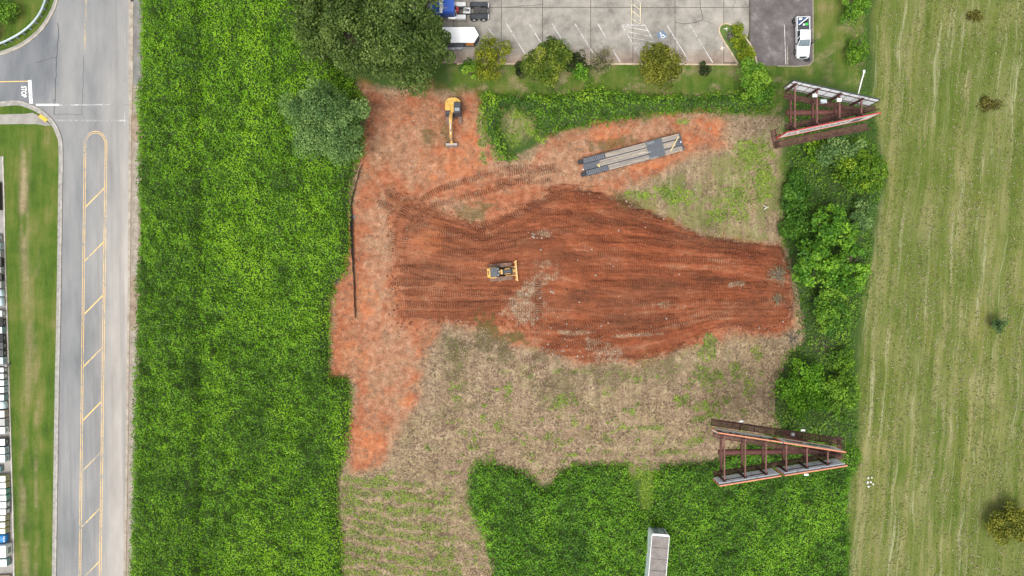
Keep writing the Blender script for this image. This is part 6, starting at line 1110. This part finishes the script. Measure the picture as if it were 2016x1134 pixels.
G_ = [('wooden_rack', 'dark brown rack, topmost thing in the yard at the left edge', 'rack', 360, 415, 5.5, .7, mat('rack_brown', (.10, .065, .05), (.06, .04, .03), 3), CBLACK, 'slat'),
 ('carton_stack', 'small pale carton below the dark brown rack at the left edge', 'carton', 462, 475, 7, .8, CWHITE, SIDE['g'], 'carton'), ('carton_stack', 'pale blue carton just above the slatted grey crates', 'carton', 478, 492, 9, .9, PBLUE, SIDE['b'], 'carton'),
 ('slatted_crate', 'uppermost grey slatted crate in the yard', 'crate', 493, 506, 10, .9, SLAT, SIDE['g'], 'slat'), ('slatted_crate', 'black-bodied crate between the first two grey crates', 'crate', 508, 525, 10.5, .8, mat('dark_slat', (.09, .085, .08), (.05, .05, .05), 3), CBLACK, 'slat'),
 ('slatted_crate', 'second grey slatted crate from the top of the yard', 'crate', 526, 538, 11, .9, SLAT, SIDE['g'], 'slat'), ('slatted_crate', 'dark crate between the second and third grey crates', 'crate', 540, 553, 11, .8, MAT['dark_slat'], CBLACK, 'slat'), ('slatted_crate', 'third grey slatted crate, just above the pale blue bags', 'crate', 554, 568, 11.5, .9, SLAT, SIDE['g'], 'slat'),
 ('wrapped_pallet', 'bulging pale blue bag, upper of two together', 'pallet', 569, 584, 12.5, 1.05, PBLUE, None, 'bag'), ('wrapped_pallet', 'bulging pale blue bag, lower of two together', 'pallet', 585, 603, 13, 1.05, PBLUE, None, 'bag'),
 ('carton_stack', 'white carton stack above the first black carton', 'carton', 611, 623, 13.5, .95, CWHITE, SIDE['g'], 'carton'), ('carton_stack', 'black carton directly below the white carton stack', 'carton', 627, 642, 13.5, .8, CBLACK, CBLACK, 'carton'), ('carton_stack', 'white carton with teal-grey side between two black cartons', 'carton', 643, 656, 14, 1, CWHITE, SIDE['t'], 'carton'),
 ('carton_stack', 'black carton below the white and teal carton', 'carton', 658, 672, 14, .8, CBLACK, CBLACK, 'carton'), ('carton_stack', 'dark grey carton, upper of the dark pair above the grey post', 'carton', 673, 687, 15, .9, mat('carton_dark', (.10, .10, .11), (.06, .06, .06), 2), CBLACK, 'carton'), ('carton_stack', 'dark grey carton, lower of the dark pair above the grey post', 'carton', 688, 701, 15, .9, MAT['carton_dark'], CBLACK, 'carton'),
 ('carton_stack', 'pale blue carton stack just above the grey post', 'carton', 702, 716, 15.5, 1, PBLUE, SIDE['b'], 'carton'), ('carton_stack', 'first white carton below the grey post', 'carton', 722, 732, 17, 1, CWHITE, SIDE['g'], 'carton'), ('carton_stack', 'second white carton below the grey post', 'carton', 734, 745, 17, 1, CWHITE, SIDE['g'], 'carton'),
 ('carton_stack', 'third white carton below the grey post', 'carton', 747, 758, 17.5, 1, CWHITE, SIDE['b'], 'carton'), ('carton_stack', 'fourth white carton below the grey post', 'carton', 760, 772, 17.5, 1, CWHITE, SIDE['b'], 'carton'), ('carton_stack', 'white carton with a teal side above the lone pale blue bag', 'carton', 775, 787, 17.5, 1, CWHITE, SIDE['t'], 'carton'),
 ('wrapped_pallet', 'lone bulging pale blue bag halfway down the yard', 'pallet', 788, 804, 18, 1.05, PBLUE, None, 'bag'), ('carton_stack', 'white carton with a tan side below the lone pale blue bag', 'carton', 806, 820, 18.5, 1, CWHITE, SIDE['o'], 'carton'), ('slatted_crate', 'pale grey slatted crate below the tan-sided carton', 'crate', 822, 836, 19, 1, mat('pale_slat', (.58, .57, .56), (.42, .41, .4), 2), SIDE['g'], 'slat'),
 ('carton_stack', 'white carton with dark print above the dark gap', 'carton', 838, 852, 19, 1, CWHITE, CWHITE, 'carton'), ('carton_stack', 'white carton with dark grey side below the dark gap', 'carton', 861, 875, 19.5, 1, CWHITE, MAT['carton_dark'], 'carton'), ('carton_stack', 'white carton with pale blue side, upper of a pair', 'carton', 877, 891, 20, 1.1, CWHITE, SIDE['b'], 'carton'), ('carton_stack', 'white carton with pale blue side, lower of a pair', 'carton', 892, 907, 20.5, 1.1, CWHITE, SIDE['b'], 'carton'),
 ('carton_stack', 'small teal box alone on the bare yard concrete', 'carton', 916, 928, 8, .7, SIDE['t'], SIDE['t'], 'carton'), ('carton_stack', 'white carton with yellow side below the teal box, upper of a pair', 'carton', 933, 945, 21, 1.05, CWHITE, SIDE['y'], 'carton'), ('carton_stack', 'white carton with yellow side just above the green-sided pair', 'carton', 946, 958, 21.5, 1.05, CWHITE, SIDE['y'], 'carton'),
 ('carton_stack', 'white carton with green side, upper of the pair', 'carton', 959, 970, 22, 1.05, CWHITE, SIDE['n'], 'carton'), ('carton_stack', 'white carton with green side, lower of the pair', 'carton', 971, 983, 22.5, 1.05, CWHITE, SIDE['n'], 'carton'), ('carton_stack', 'white carton with grey side just below the green-sided pair', 'carton', 984, 997, 22.5, 1.05, CWHITE, SIDE['g'], 'carton'), ('carton_stack', 'white carton with grey side above the yellow-sided trio', 'carton', 998, 1010, 22, 1.05, CWHITE, SIDE['g'], 'carton'),
 ('carton_stack', 'top carton of the yellow-sided trio above the blue bag', 'carton', 1011, 1022, 20, 1, CWHITE, SIDE['y'], 'carton'), ('carton_stack', 'middle carton of the yellow-sided trio above the blue bag', 'carton', 1024, 1035, 20, 1, CWHITE, SIDE['y'], 'carton'), ('carton_stack', 'bottom carton of the yellow-sided trio above the blue bag', 'carton', 1036, 1047, 20, 1, mat('carton_cream', (.78, .76, .6), (.7, .66, .5), 2), SIDE['y'], 'carton'),
 ('wrapped_pallet', 'bright blue printed bag near the bottom left corner', 'pallet', 1048, 1066, 20.5, 1, mat('bag_blue', (.02, .22, .55), (.015, .15, .4), 3, .4), 'text', 'bag'), ('large_carton', 'large white box, widest thing in the yard', 'carton', 1067, 1091, 26, 1.5, CWHITE, CWHITE, 'carton'), ('carton_stack', 'small white box below the large white box', 'carton', 1096, 1111, 23, 1, CWHITE, SIDE['t'], 'carton'), ('board_stack', 'tan board stack at the bottom left corner', 'boards', 1130, 1150, 24, .5, mat('tan_board', (.55, .38, .22), (.4, .27, .16), 2), SIDE['o'], 'slat')]
for g in G_: goods(*g)
